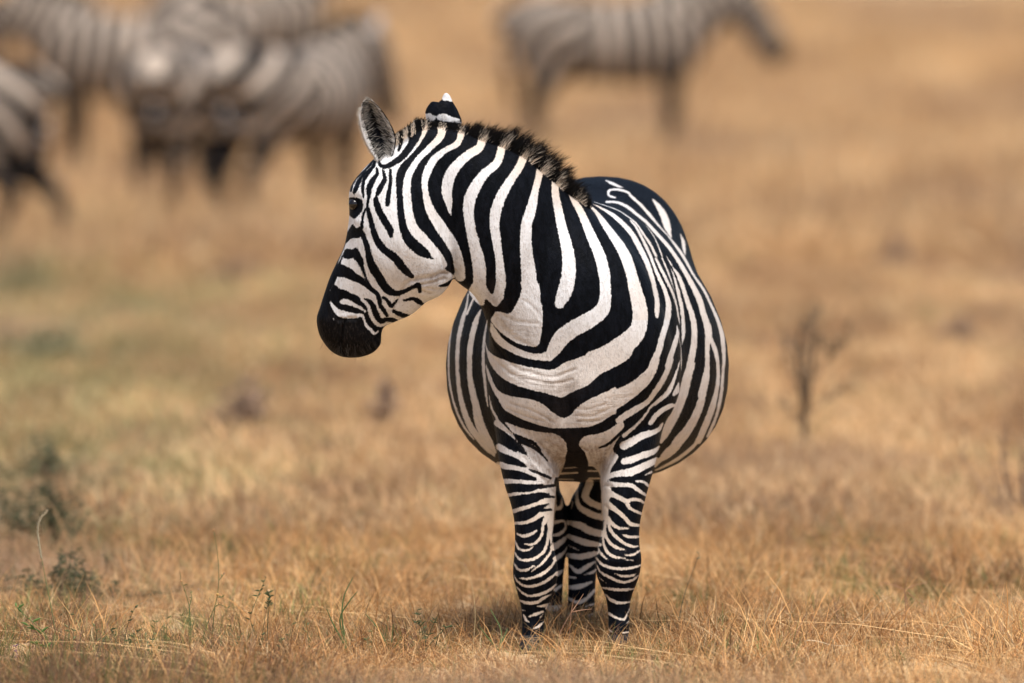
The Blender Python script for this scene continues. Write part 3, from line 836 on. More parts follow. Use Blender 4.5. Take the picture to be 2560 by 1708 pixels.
coat_mat = coat_material('zebra_coat')
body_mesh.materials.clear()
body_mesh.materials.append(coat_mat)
zebra = empty('zebra', (U(1440, 1400, .5)[0], .5, 0))
tag(zebra, 'sharply striped zebra standing chest-on with its head turned aside', 'zebra')
zbody = bpy.data.objects.new('body', body_mesh); COL.objects.link(zbody); put_under(zbody, zebra)

def surf(px, py, r=5):
    k = np.nonzero((np.abs(Q[:, 0] - px) < r) & (np.abs(Q[:, 1] - py) < r))[0]
    return float(np.sort(P[k, 1])[:max(1, len(k) // 8)].mean()) if len(k) else 0.0

# hooves
hoof_mat = simple_mat('hoof_horn', (.012, .011, .010), .6, .4, 60)
for (px, py, y, r) in ((1325, 1632, -.03, .030), (1546, 1618, .0, .031), (1379, 1572, 1.05, .030), (1450, 1582, 1.05, .036)):
    top = U(px, py, y); zt = max(top[2] + .012, .05); rings = []
    for f, g, dy in ((0, .9, 0), (.15, 1.0, -.004), (.6, 1.12, -.014), (.95, 1.22, -.022), (1, 1.18, -.022)):
        z = zt * (1 - f) - .004 * f
        rings.append(np.stack([top[0] + r * g * np.cos(TH), y + dy + r * 1.15 * g * np.sin(TH), np.full(40, z)], 1))
    v, f = loft(rings); mesh_obj('hoof', v, f, hoof_mat, zebra)

# eye
EM = Nodes('eye_wet'); EM.col((.008, .005, .004, 1)); EM.rough(.14); EM.b.inputs['Coat Weight'].default_value = .0
ec = U(886, 511, surf(890, 512) + .0135)
vv = []; ff = []
rings = [np.stack([.0165 * math.cos(a) * np.cos(TH), .0165 * math.cos(a) * np.sin(TH) * .95, np.full(40, .0165 * math.sin(a))], 1) + ec for a in np.linspace(-1.45, 1.45, 16)]
v, f = loft(rings); mesh_obj('eye', v, f, EM.m, zebra)

# hair strands as narrow tapering blades
def strands(name, roots, dirs, lens, widths, bend, cols_root, cols_tip, mat, parent, segs=3, face=(0, -1, 0), fade=1.0):
    n = len(roots); face = np.asarray(face, float)
    side = np.cross(dirs, face + RNG.normal(0, .5, (n, 3))); side /= np.linalg.norm(side, axis=1, keepdims=True) + 1e-9
    V = np.zeros((n, 2 * segs + 1, 3)); C = np.zeros((n, 2 * segs + 1, 3))
    for s in range(segs + 1):
        t = s / segs
        c = roots + dirs * (lens * t)[:, None] + bend * (lens * t * t)[:, None]
        col = cols_root + (cols_tip - cols_root) * (smooth01((t - fade) / .2) if fade < 1 else t)
        if s == segs: V[:, 2 * s] = c; C[:, 2 * s] = col
        else:
            o = side * (widths * (1 - .75 * t) / 2)[:, None]
            V[:, 2 * s] = c - o; V[:, 2 * s + 1] = c + o; C[:, 2 * s] = col; C[:, 2 * s + 1] = col
    k = 2 * segs + 1; base = (np.arange(n) * k)[:, None]
    L = []; cnt = []
    for s in range(segs - 1):
        L.append(base + np.array([2 * s, 2 * s + 1, 2 * s + 3, 2 * s + 2])); cnt.append(np.full(n, 4))
    L.append(base + np.array([2 * segs - 2, 2 * segs - 1, 2 * segs])); cnt.append(np.full(n, 3))
    loops = np.concatenate([x.ravel() for x in L]); counts = np.concatenate(cnt)
    me = fast_mesh(name, V.reshape(-1, 3), loops, counts, mat, {'tone': C.reshape(-1, 3)})
    o = bpy.data.objects.new(name, me); COL.objects.link(o)
    if parent is not None: put_under(o, parent)
    return o

HM = Nodes('hair_strand'); HM.col(HM.attr('tone').outputs['Color']); HM.rough(.55); HM.b.inputs['Specular IOR Level'].default_value = .12
hair_mat = HM.m

def crest_hairs(n):
    """upright mane in clumps along the crest; pale at the roots where a white stripe runs up into it"""
    seg = np.hypot(*np.diff(CREST, axis=0).T); cum = np.concatenate([[0], np.cumsum(seg)])
    nc = 260
    uc = np.sort(RNG.uniform(0, cum[-1], nc)); lc = RNG.normal(0, .20, nc); kc = RNG.uniform(.62, 1.22, nc)
    u = RNG.uniform(0, cum[-1], n); ci = RNG.integers(-1, 2, n) + np.searchsorted(uc, u); ci = np.clip(ci, 0, nc - 1)
    x = np.interp(u, cum, CREST[:, 0]); y = np.interp(u, cum, CREST[:, 1])
    f = u / cum[-1]
    g = np.interp(x, [985, 1024, 1046, 1085, 1149, 1205, 1262, 1312, 1352, 1400, 1440, 1471], [0, .0, .01, .015, .015, .02, .035, .06, .09, .13, .19, .21])
    off = RNG.normal(0, .5, n).clip(-1, 1)
    dep = g + off * .026 - .004
    down = np.abs(off) ** 1.5 * 14 + RNG.uniform(0, 16, n)
    roots = np.stack([U(a, b + c, d) for a, b, c, d in zip(x, y, down, dep)])
    lean = np.interp(f, [0, .12, .25, .5, .8, 1], [-.35, -.05, .06, .28, .50, .62]) + lc[ci] + (uc[ci] - u) * .012 + RNG.normal(0, .09, n)
    dirs = np.stack([np.sin(lean), off * .10 + RNG.normal(0, .08, n), np.cos(lean)], 1)
    ln = np.interp(f, [0, .1, .24, .34, .52, .75, .9, 1], [.014, .018, .020, .036, .064, .068, .048, .014]) * kc[ci] * RNG.uniform(.55, 1.15, n)
    # carry the stripe below up along the lean of the hair
    s = coat(np.stack([x - 6 * np.sin(lean), y + 18], 1), COAT) + RNG.normal(0, 1.2, n)
    wt = (s > .2)[:, None]
    shade = RNG.uniform(.55, 1.0, n)[:, None]
    short = RNG.random(n) < .5; ln = np.where(short, ln * .55, ln)
    dark = np.array([.0045, .0042, .0045]) * shade
    root = np.where(wt, np.array([.95, .80, .64]) * (.55 + .45 * shade), dark)
    brown = np.array([.016, .010, .007]) * shade
    tip = np.where(RNG.random((n, 1)) < .12, brown, dark)
    return roots, dirs, ln, root, tip
r_, d_, l_, c0, c1 = crest_hairs(30000)
bend = np.stack([RNG.normal(.26, .10, len(r_)), RNG.normal(0, .05, len(r_)), np.full(len(r_), -.08)], 1)
strands('mane', r_, d_, l_, RNG.uniform(.0010, .0020, len(r_)), bend, c0, c1, hair_mat, zebra, 6, fade=.46)

# whiskers on chin and lips
n = 110
px = RNG.uniform(800, 955, n); t = (px - 800) / 155
py = 850 + 42 * np.sin(t * np.pi) ** .6 + RNG.uniform(-26, 2, n) - 20 * t
roots = np.stack([U(a, b, surf(a, b, 9) + .004) for a, b in zip(px, py)])
dirs = np.stack([(px - 870) / 110 + RNG.normal(0, .25, n), RNG.normal(-.3, .25, n), -.75 + RNG.normal(0, .2, n)], 1)
dirs /= np.linalg.norm(dirs, axis=1, keepdims=True)
strands('whiskers', roots, dirs, RNG.uniform(.012, .034, n), np.full(n, .00055), np.tile([.0, 0, -.2], (n, 1)),
        np.tile([.03, .022, .018], (n, 1)), np.tile([.06, .045, .03], (n, 1)), hair_mat, zebra, 3)

# ears
def ear(outL, outR, dep, hollow, n=14, m=11):
    """leaf-shaped cup between two outlines (base to tip); hollow > 0 opens towards the viewer"""
    Lc, Rc = catmull(outL, 8), catmull(outR, 8)
    s = np.linspace(0, 1, n)
    li = np.stack([np.interp(s, np.linspace(0, 1, len(Lc)), Lc[:, k]) for k in (0, 1)], 1)
    ri = np.stack([np.interp(s, np.linspace(0, 1, len(Rc)), Rc[:, k]) for k in (0, 1)], 1)
    u = np.linspace(-1, 1, m)
    F_, B_ = [], []
    for i in range(n):
        wd = np.hypot(*(ri[i] - li[i])) / 880
        for j in range(m):
            p = li[i] + (ri[i] - li[i]) * (u[j] + 1) / 2
            y = dep + hollow * wd * (1 - u[j] ** 2) - .01 * s[i]
            F_.append(U(p[0], p[1], y)); B_.append(U(p[0], p[1], y + .007 * (1 - abs(u[j]) ** 4) + .001))
    V = np.array(F_ + B_); o = n * m; Fc = []
    for i in range(n - 1):
        for j in range(m - 1):
            a = i * m + j
            Fc.append((a, a + 1, a + m + 1, a + m)); Fc.append((o + a, o + a + m, o + a + m + 1, o + a + 1))
        a, b = i * m, i * m + m - 1
        Fc.append((a, a + m, o + a + m, o + a)); Fc.append((b, o + b, o + b + m, b + m))
    for j in range(m - 1):
        Fc.append((j, o + j, o + j + 1, j + 1)); a = (n - 1) * m + j
        Fc.append((a, a + 1, o + a + 1, o + a))
    return V, Fc, li, ri
def A_(pts): return np.array(pts, float) / 2.24 + [760, 220]
earL = A_([(425, 440), (405, 400), (370, 350), (335, 280), (315, 210), (308, 150), (320, 110), (325, 80), (350, 60)])
earR = A_([(450, 440), (490, 390), (512, 330), (514, 270), (490, 210), (455, 150), (420, 105), (390, 78), (358, 60)])
v, f, li, ri = ear(earL, earR, -.055, .42)
o = mesh_obj('ear', v, f, None, zebra)
q = project(np.array(v))
# pale rim, dark middle
um = np.zeros(len(v)); n_, m_ = 14, 11
uu = np.tile(np.abs(np.linspace(-1, 1, m_)), n_ * 2); ss = np.tile(np.repeat(np.linspace(0, 1, n_), m_), 2)
sd = np.tile(np.linspace(-1, 1, m_), n_ * 2)
es = np.where((uu > .78) | (ss > .88), 8.0, -8.0); es = np.where((sd > .93) & (ss < .9), -8, es); es = np.where(ss < .12, 8, es)
for k, a in (('coat', es), ('tint', np.full(len(v), .25)), ('skin', np.zeros(len(v))), ('grime_shade', np.zeros(len(v))), ('relief', np.zeros(len(v)))):
    add_attr(o.data, k, a)
o.data.materials.append(coat_mat)
# tufts inside that ear
n = 1500
s = RNG.uniform(.04, .93, n); side = np.where(RNG.random(n) < .45, -1, 1)
def along(c, s): return np.stack([np.interp(s * (n_ - 1), np.arange(n_), c[:, k]) for k in (0, 1)], 1)
le, re_ = along(li, s), along(ri, s); e0 = np.where(side[:, None] < 0, le, re_); e1 = np.where(side[:, None] < 0, re_, le)
a = RNG.uniform(.02, .36, n)[:, None]
pp = e0 + (e1 - e0) * a
wd = np.hypot(*(e1 - e0).T) / 880
dy = -.055 + .42 * wd * (1 - (1 - 2 * a[:, 0]) ** 2) - .01 * s - .002
roots = np.stack([U(x, y, d) for (x, y), d in zip(pp, dy)])
dirs = np.stack([-side * 1.0 + RNG.normal(0, .25, n), RNG.normal(-.1, .2, n), RNG.normal(.55, .3, n)], 1)
dirs /= np.linalg.norm(dirs, axis=1, keepdims=True)
sh = RNG.uniform(.45, 1.05, n)[:, None]
dk = RNG.random((n, 1)) < np.where(side < 0, .62, .34)[:, None]
c0 = np.where(dk, .02, np.array([.62, .58, .52]) * sh)
strands('ear_hair', roots, dirs, RNG.uniform(.008, .022, n), RNG.uniform(.0008, .0015, n), np.tile([0, 0, .15], (n, 1)), c0, c0 * .8, hair_mat, o, 2)
# fluff along the ear's outer edge
n = 500; s = RNG.uniform(.05, .75, n); 
roots = np.stack([U(x + RNG.uniform(-1, 4), y, -.052) for x, y in along(li, s)])
dirs = np.stack([RNG.normal(-.75, .3, n), RNG.normal(0, .3, n), RNG.normal(.1, .35, n)], 1); dirs /= np.linalg.norm(dirs, axis=1, keepdims=True)
c0 = np.array([.66, .61, .54]) * RNG.uniform(.6, 1.05, (n, 1))
strands('ear_fringe', roots, dirs, RNG.uniform(.005, .012, n), RNG.uniform(.0007, .0012, n), np.zeros((n, 3)), c0, c0, hair_mat, o, 2)
# the other ear, seen from behind beyond the poll
fL = A_([(690, 205), (682, 165), (680, 130), (695, 100), (718, 74), (738, 84), (768, 70), (779, 42), (790, 29)])
fR = A_([(880, 215), (884, 185), (872, 152), (858, 120), (845, 98), (835, 82), (828, 68), (816, 42), (800, 29)])
v, f, li, ri = ear(fL, fR, .10, -.38)
o = mesh_obj('ear', v, f, None, zebra)
q = (project(np.array(v)) - [760, 220]) * 2.24
es = np.clip(coat(project(np.array(v)), """
A W 772,20 820,20 836,76 800,74 772,66
A W 670,150 700,140 735,150 780,142 830,160 880,176 890,200 850,196 800,190 760,186 735,178 720,210 690,220
A b 735,150,8 730,200,10
"""), -12, 12)
for k, a in (('coat', es), ('tint', np.full(len(v), .1)), ('skin', np.zeros(len(v))), ('grime_shade', np.zeros(len(v))), ('relief', np.zeros(len(v)))):
    add_attr(o.data, k, a)
o.data.materials.append(coat_mat)

# ------------------------------------------------------------------ ground
def patches(M, pos):
    """large soft patches of the plain: golden grass, browner and greener ground"""
    mp = M.n('Mapping'); M.set(mp, 'Vector', pos); mp.inputs['Scale'].default_value = (1.0, .22, 1.0)
    a = M.noise(mp.outputs[0], 1.1, 3, .55)
    b = M.noise(mp.outputs[0], .45, 2, .5)
    return a, b
M = Nodes('dry_ground')
pos = M.n('NewGeometry').outputs['Position']
pa, pb = patches(M, pos)
c = M.mix(M.ramp(pa, .35, .65), (.46, .31, .17), (.56, .40, .225))
c = M.mix(M.ramp(pb, .52, .70, 0, .75), c, (.30, .185, .115))
c = M.mix(M.ramp(M.noise(pos, 14, 4, .6), .45, .7, 0, .5), c, (.28, .18, .095))
M.col(c); M.rough(.95); M.b.inputs['Specular IOR Level'].default_value = .1
xs = np.unique(np.concatenate([np.linspace(-3000, -30, 12), np.linspace(-30, 30, 61), np.linspace(30, 3000, 12)]))
ys = np.unique(np.concatenate([np.linspace(-300, -50, 6), np.linspace(-50, 250, 151), np.linspace(250, 6000, 16)]))
def ground_z(x, y):
    """gentle unevenness; flat under the zebra so that its hooves stand"""
    z = .10 * np.sin(x * .31 + y * .11 + 1.3) + .12 * np.sin(y * .07 - x * .13) + .05 * np.sin(x * .9 + y * .23)
    r = np.clip((np.hypot(x - .15, (y - .5)) - 6) / 30, 0, 1) * np.clip((420 - np.abs(y)) / 200, 0, 1) * np.clip((400 - np.abs(x)) / 200, 0, 1)
    return z * r
X, Y = np.meshgrid(xs, ys)
gv = np.stack([X.ravel(), Y.ravel(), ground_z(X, Y).ravel()], 1)
nx, ny = len(xs), len(ys)
gf = [(j * nx + i, j * nx + i + 1, (j + 1) * nx + i + 1, (j + 1) * nx + i) for j in range(ny - 1) for i in range(nx - 1)]
ground = mesh_obj('ground', gv, gf, M.m)
tag(ground, 'dry tan grassland plain stretching away behind the zebras', 'ground', kind='structure')

# ------------------------------------------------------------------ grass
GR = Nodes('grass_blade')
tone = GR.attr('tone').outputs['Color']
wpos = GR.n('NewGeometry').outputs['Position']
pa, pb = patches(GR, wpos)
rnd = GR.n('ObjectInfo').outputs['Random']
gcol = GR.mix(1.0, tone, GR.mix(rnd, (.74, .72, .70), (1.16, 1.14, 1.10)), 'MULTIPLY')
gcol = GR.mix(1.0, gcol, GR.mix(GR.ramp(pa, .35, .68), (.84, .79, .75), (1.26, 1.27, 1.22)), 'MULTIPLY')
gcol = GR.mix(GR.ramp(pb, .50, .66, 0, .55), gcol, (.33, .225, .16))
GR.col(gcol); GR.rough(.7); GR.b.inputs['Specular IOR Level'].default_value = .2
GR.b.inputs['Subsurface Weight'].default_value = 0
out = GR.t.nodes['Material Output']
tr = GR.n('BsdfTranslucent'); GR.t.links.new(gcol, tr.inputs['Color'])
ms = GR.n('MixShader'); ms.inputs[0].default_value = .22
GR.t.links.new(GR.b.outputs[0], ms.inputs[1]); GR.t.links.new(tr.outputs[0], ms.inputs[2]); GR.t.links.new(ms.outputs[0], out.inputs['Surface'])
grass_mat = GR.m
STRAW = np.array([[.70, .51, .30], [.66, .45, .245], [.57, .365, .195], [.76, .59, .37], [.61, .385, .205], [.42, .265, .15]])
NEAR = np.array([[.70, .48, .25], [.62, .39, .18], [.56, .31, .13], [.78, .58, .34], [.60, .33, .14], [.30, .17, .08], [.66, .42, .20], [.17, .11, .06], [.48, .24, .11]])
GREEN = np.array([[.13, .16, .055], [.20, .22, .08], [.10, .13, .06], [.26, .25, .10]])
OLIVE = np.array([[.34, .30, .15], [.28, .26, .13], [.42, .36, .19], [.24, .24, .12]])
BROWN = np.array([[.22, .13, .09], [.28, .17, .11], [.18, .11, .085], [.33, .21, .12]])

def tuft_mesh(name, n, rad, hmin, hmax, wid, pal, lean, curl, segs=3, rng=None, seedheads=0):
    rng = rng or RNG
    th = rng.uniform(0, 2 * np.pi, n); r = rad * np.sqrt(rng.random(n))
    root = np.stack([r * np.cos(th), r * np.sin(th), np.full(n, -.01)], 1)
    az = rng.uniform(0, 2 * np.pi, n); le = np.abs(rng.normal(0, lean, n)).clip(0, 1.45)
    d = np.stack([np.sin(le) * np.cos(az), np.sin(le) * np.sin(az), np.cos(le)], 1)
    h = rng.uniform(hmin, hmax, n) * rng.uniform(.6, 1, n)
    a2 = az + rng.normal(0, .9, n); cu = np.abs(rng.normal(0, curl, n))
    bend = np.stack([np.cos(a2) * cu, np.sin(a2) * cu, -cu * rng.uniform(.1, .7, n)], 1)
    side = np.cross(d, rng.normal(0, 1, (n, 3))); side /= np.linalg.norm(side, axis=1, keepdims=True)
    w = wid * rng.uniform(.6, 1.3, n)
    col = pal[rng.integers(0, len(pal), n)] * rng.uniform(.55, 1.25, (n, 1))
    k = 2 * segs + 1
    V = np.zeros((n, k, 3)); C = np.zeros((n, k, 3))
    for s in range(segs + 1):
        t = s / segs
        c = root + d * (h * t)[:, None] + bend * (h * t * t)[:, None]
        c[:, 2] = np.maximum(c[:, 2], -.01)
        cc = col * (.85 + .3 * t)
        if s == segs: V[:, 2 * s] = c; C[:, 2 * s] = cc
        else:
            o = side * (w * (1 - .6 * t) / 2)[:, None]
            V[:, 2 * s] = c - o; V[:, 2 * s + 1] = c + o; C[:, 2 * s] = cc; C[:, 2 * s + 1] = cc
    base = (np.arange(n) * k)[:, None]; L, cnt = [], []
    for s in range(segs - 1):
        L.append(base + np.array([2 * s, 2 * s + 1, 2 * s + 3, 2 * s + 2])); cnt.append(np.full(n, 4))
    L.append(base + np.array([2 * segs - 2, 2 * segs - 1, 2 * segs])); cnt.append(np.full(n, 3))
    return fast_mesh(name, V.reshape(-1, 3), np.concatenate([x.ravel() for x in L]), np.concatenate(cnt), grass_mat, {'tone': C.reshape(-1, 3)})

def tuft_set(cname, specs):
    c = bpy.data.collections.new(cname)
    for i, s in enumerate(specs):
        o = bpy.data.objects.new('%s_%02d' % (cname, i), tuft_mesh(cname, *s)); c.objects.link(o)
    return c

def scatter(name, label, cat, pts, rot, scl, pick, coll):
    """one grass object: tufts of a set placed on given points by geometry nodes"""
    me = fast_mesh(name, pts, [], [], None, {'rot': rot, 'scl': scl, 'pick': pick})
    o = bpy.data.objects.new(name, me); COL.objects.link(o)
    ng = bpy.data.node_groups.new(name, 'GeometryNodeTree')
    ng.interface.new_socket('Geometry', in_out='INPUT', socket_type='NodeSocketGeometry')
    ng.interface.new_socket('Geometry', in_out='OUTPUT', socket_type='NodeSocketGeometry')
    N = lambda k: ng.nodes.new(k)
    gi, go = N('NodeGroupInput'), N('NodeGroupOutput')
    m2p = N('GeometryNodeMeshToPoints'); ci = N('GeometryNodeCollectionInfo')
    ci.inputs['Collection'].default_value = coll; ci.inputs['Separate Children'].default_value = True; ci.inputs['Reset Children'].default_value = True
    ip = N('GeometryNodeInstanceOnPoints'); ip.inputs['Pick Instance'].default_value = True
    def at(nm, ty):
        a = N('GeometryNodeInputNamedAttribute'); a.data_type = ty; a.inputs['Name'].default_value = nm; return a.outputs[0]
    cx = N('ShaderNodeCombineXYZ'); ng.links.new(at('rot', 'FLOAT'), cx.inputs[2])
    e2r = N('FunctionNodeEulerToRotation'); ng.links.new(cx.outputs[0], e2r.inputs[0])
    ng.links.new(gi.outputs[0], m2p.inputs[0]); ng.links.new(m2p.outputs[0], ip.inputs['Points'])
    ng.links.new(ci.outputs[0], ip.inputs['Instance']); ng.links.new(e2r.outputs[0], ip.inputs['Rotation'])
    ng.links.new(at('scl', 'FLOAT'), ip.inputs['Scale'])
    fi = N('FunctionNodeFloatToInt'); ng.links.new(at('pick', 'FLOAT'), fi.inputs[0]); ng.links.new(fi.outputs[0], ip.inputs['Instance Index'])
    ng.links.new(ip.outputs[0], go.inputs[0])
    md = o.modifiers.new('scatter', 'NODES'); md.node_group = ng
    o.data.materials.append(grass_mat)
    return tag(o, label, cat, kind='stuff')

def field(n, x0, x1, y0, y1, keep=None, grow=True):
    y = RNG.uniform(y0, y1, n)
    if grow: y = y0 + (y1 - y0) * RNG.random(n) ** 1.25
    h = np.interp(y, [y0, y1], [x0, x1]); x = RNG.uniform(-1, 1, n) * h
    if keep is not None:
        k = keep(x, y) > RNG.random(n); x, y = x[k], y[k]
    return np.stack([x, y, ground_z(x, y)], 1)

def vnoise(x, y, s, seed=0.0):
    return np.array([mnoise.noise(Vector((a * s + seed, b * s * .4, seed))) for a, b in zip(x, y)])

near_set = tuft_set('near_tuft', [(56, .055, .03, .095, .0030, NEAR, .8, .7)] * 5 + [(34, .07, .07, .19, .0024, NEAR, .75, 1.0)] * 3
                    + [(20, .04, .04, .11, .0036, GREEN, .5, .4)] * 3 + [(30, .05, .03, .08, .0034, BROWN, .9, .6)] * 2
                    + [(26, .05, .06, .17, .0022, np.concatenate([GREEN, BROWN, BROWN]), .42, .35)] * 3)
p = field(14000, 2.6, 2.9, -5.5, 6.5)
bare = (np.abs(p[:, 0] - .05) < .13) & (p[:, 1] > -.62) & (p[:, 1] < .02)      # trodden where the near hoof stands
p = p[~(bare & (RNG.random(len(p)) < .85))]
for hx, hy in ((.30, -.02), (.11, .98), (.20, .98)):   # grass grown up round the hooves
    k = 70; p = np.concatenate([p, np.stack([hx + RNG.normal(0, .10, k), hy - RNG.uniform(.03, .40, k), np.zeros(k)], 1)])
gx = vnoise(p[:, 0], p[:, 1], 1.3, 4.0)
green = np.clip(.10 + .30 * np.clip((-.35 - p[:, 0]) / 1.1, 0, 1) + gx * .35, .02, .6)
u = RNG.random(len(p))
pick = np.where(u < green, RNG.integers(8, 11, len(p)), np.where(u > .93, RNG.integers(11, 13, len(p)), RNG.integers(0, 8, len(p))))
wiry = .70 * np.clip((.25 - p[:, 0]) / 1.0, 0, 1) * np.clip((.6 - p[:, 1]) / .8, 0, 1) + .05
pick = np.where(RNG.random(len(p)) < wiry * (.6 + gx), RNG.integers(13, 16, len(p)), pick)
scatter('grass', 'short dry straw grass around the hooves of the sharp zebra', 'grass', p, RNG.uniform(0, 6.28, len(p)), RNG.uniform(.7, 1.2, len(p)) * np.clip(1.0 + .8 * vnoise(p[:, 0], p[:, 1], 2.3, 51.0), .85, 1.45), pick, near_set)

mid_set = tuft_set('mid_tuft', [(40, .10, .06, .16, .006, STRAW, .6, .5)] * 5 + [(34, .10, .05, .15, .006, OLIVE, .6, .4)] * 2 + [(34, .10, .06, .18, .006, BROWN, .6, .5)] * 2)
p = field(11500, 2.9, 5.0, 6.5, 36)
gx = vnoise(p[:, 0], p[:, 1], .8, 9.0)
green = np.clip(.03 + .70 * np.clip((-.4 - p[:, 0]) / 1.2, 0, 1) + gx * .25, .0, .8)
br = np.clip(.05 + vnoise(p[:, 0], p[:, 1], 1.1, 21.0) * .5, 0, .6)
u, u2 = RNG.random(len(p)), RNG.random(len(p))
pick = np.where(u < green, RNG.integers(5, 7, len(p)), np.where(u2 < br, RNG.integers(7, 9, len(p)), RNG.integers(0, 5, len(p))))
scatter('grass', 'blurred golden grass behind the sharp zebra', 'grass', p, RNG.uniform(0, 6.28, len(p)), RNG.uniform(.7, 1.3, len(p)), pick, mid_set)

far_set = tuft_set('far_tuft', [(40, .26, .15, .40, .014, STRAW, .5, .4)] * 4 + [(46, .30, .12, .36, .014, BROWN, .5, .4)] * 3 + [(40, .28, .10, .30, .014, OLIVE, .5, .4)] * 2)
p = field(16000, 5.0, 16, 36, 190)
br = np.clip(vnoise(p[:, 0], p[:, 1], .55, 33.0) * 1.0 - .12, 0, .5)
u2 = RNG.random(len(p))
pick = np.where(u2 < br, RNG.integers(4, 7, len(p)), RNG.integers(0, 4, len(p)))
ol = .6 * np.clip((-1.2 - p[:, 0]) / 1.5, 0, 1) * np.clip((60 - p[:, 1]) / 25, 0, 1)
pick = np.where(RNG.random(len(p)) < ol, RNG.integers(7, 9, len(p)), pick)
scatter('grass', 'far blurred grass and low brown clumps around the distant zebras', 'grass', p, RNG.uniform(0, 6.28, len(p)), RNG.uniform(.7, 1.25, len(p)), pick, far_set)

# ------------------------------------------------------------------ the herd behind
def tube3(path, k=24, n=2.15, smooth=5):
    """tube along a path: rows of x, y, z, half-width across, half-height in the plane of the path"""
    S = catmull(np.array(path, float), smooth)
    c = S[:, :3]; T = np.gradient(c, axis=0); T /= np.linalg.norm(T, axis=1, keepdims=True)
    th = np.linspace(0, 2 * np.pi, k, endpoint=False); rings = []
    for p, t, w_, h_ in zip(c, T, S[:, 3], S[:, 4]):
        side = np.array([0, 1.0, 0]); side -= t * (side @ t); side /= np.linalg.norm(side)
        up = np.cross(t, side)
        rings.append(p + np.outer(sup(np.cos(th), n) * w_, side) + np.outer(sup(np.sin(th), n) * h_, up))
    return loft(rings), S

def grazer_coat(P, paths, seed):
    """stripes of a plains zebra seen far off: bands round barrel and neck, arcs on the rump, rings on the legs"""
    best = np.full(len(P), 1e9); part = np.zeros(len(P), int); ph = np.zeros(len(P))
    for i, (nm, S) in enumerate(paths):
        cum = np.concatenate([[0], np.cumsum(np.linalg.norm(np.diff(S[:, :3], axis=0), axis=1))])
        D = np.linalg.norm(P[:, None] - S[None, ::3, :3], axis=2) / np.maximum(S[None, ::3, 3:5].mean(2), .02)
        j = D.argmin(1); d = D[np.arange(len(P)), j]
        k = d < best; best[k] = d[k]; part[k] = i; ph[k] = cum[::3][j[k]]
    T_ = np.zeros(len(P)); black = np.zeros(len(P))
    rng = np.random.default_rng(seed)
    for i, (nm, S) in enumerate(paths):
        k = part == i
        x, y, z = P[k].T
        wob = .18 * np.sin(x * 9 + z * 6 + seed) + .14 * np.sin(z * 15 - x * 4 + y * 6)
        if nm == 'trunk':
            v = (x + .10 * (z - .9)) / .135
            r = np.hypot((x - .12) * .85, z - .46) / .165
            m = smooth01((.02 - x) / .22)
            T_[k] = np.sin(2 * np.pi * (v * (1 - m) + (r + 1.3) * m * 1.0) + wob * 2) + .05 * m
        elif nm == 'neck': 
            a, t = S[0, :3], S[-1, :3] - S[0, :3]; t = t / np.linalg.norm(t)
            T_[k] = np.sin(2 * np.pi * ((P[k] - a) @ t) / .105 + wob * 2)
        elif nm == 'head':
            a, t = S[0, :3], S[-1, :3] - S[0, :3]; L = np.linalg.norm(t); t = t / L
            u = (P[k] - a) @ t
            T_[k] = np.sin(2 * np.pi * u / .07 + np.abs(y) * 24) - .2
            T_[k] = np.where(u > L * .80, -1, T_[k])
        elif nm == 'ear': T_[k] = .4
        else:
            T_[k] = np.sin(2 * np.pi * z / .075 + wob * 2) - .6
            r = np.hypot((x - .12) * .85, z - .46) / .165
            hi = smooth01((z - .52) / .12) * (x < 0)
            T_[k] = T_[k] * (1 - hi) + hi * np.sin(2 * np.pi * (r + 1.3) + wob * 2)
            T_[k] = np.where(z < .07, -1, T_[k])
    return (T_ - .26) * 14

herd_coat = coat_material('herd_coat', 2.0)

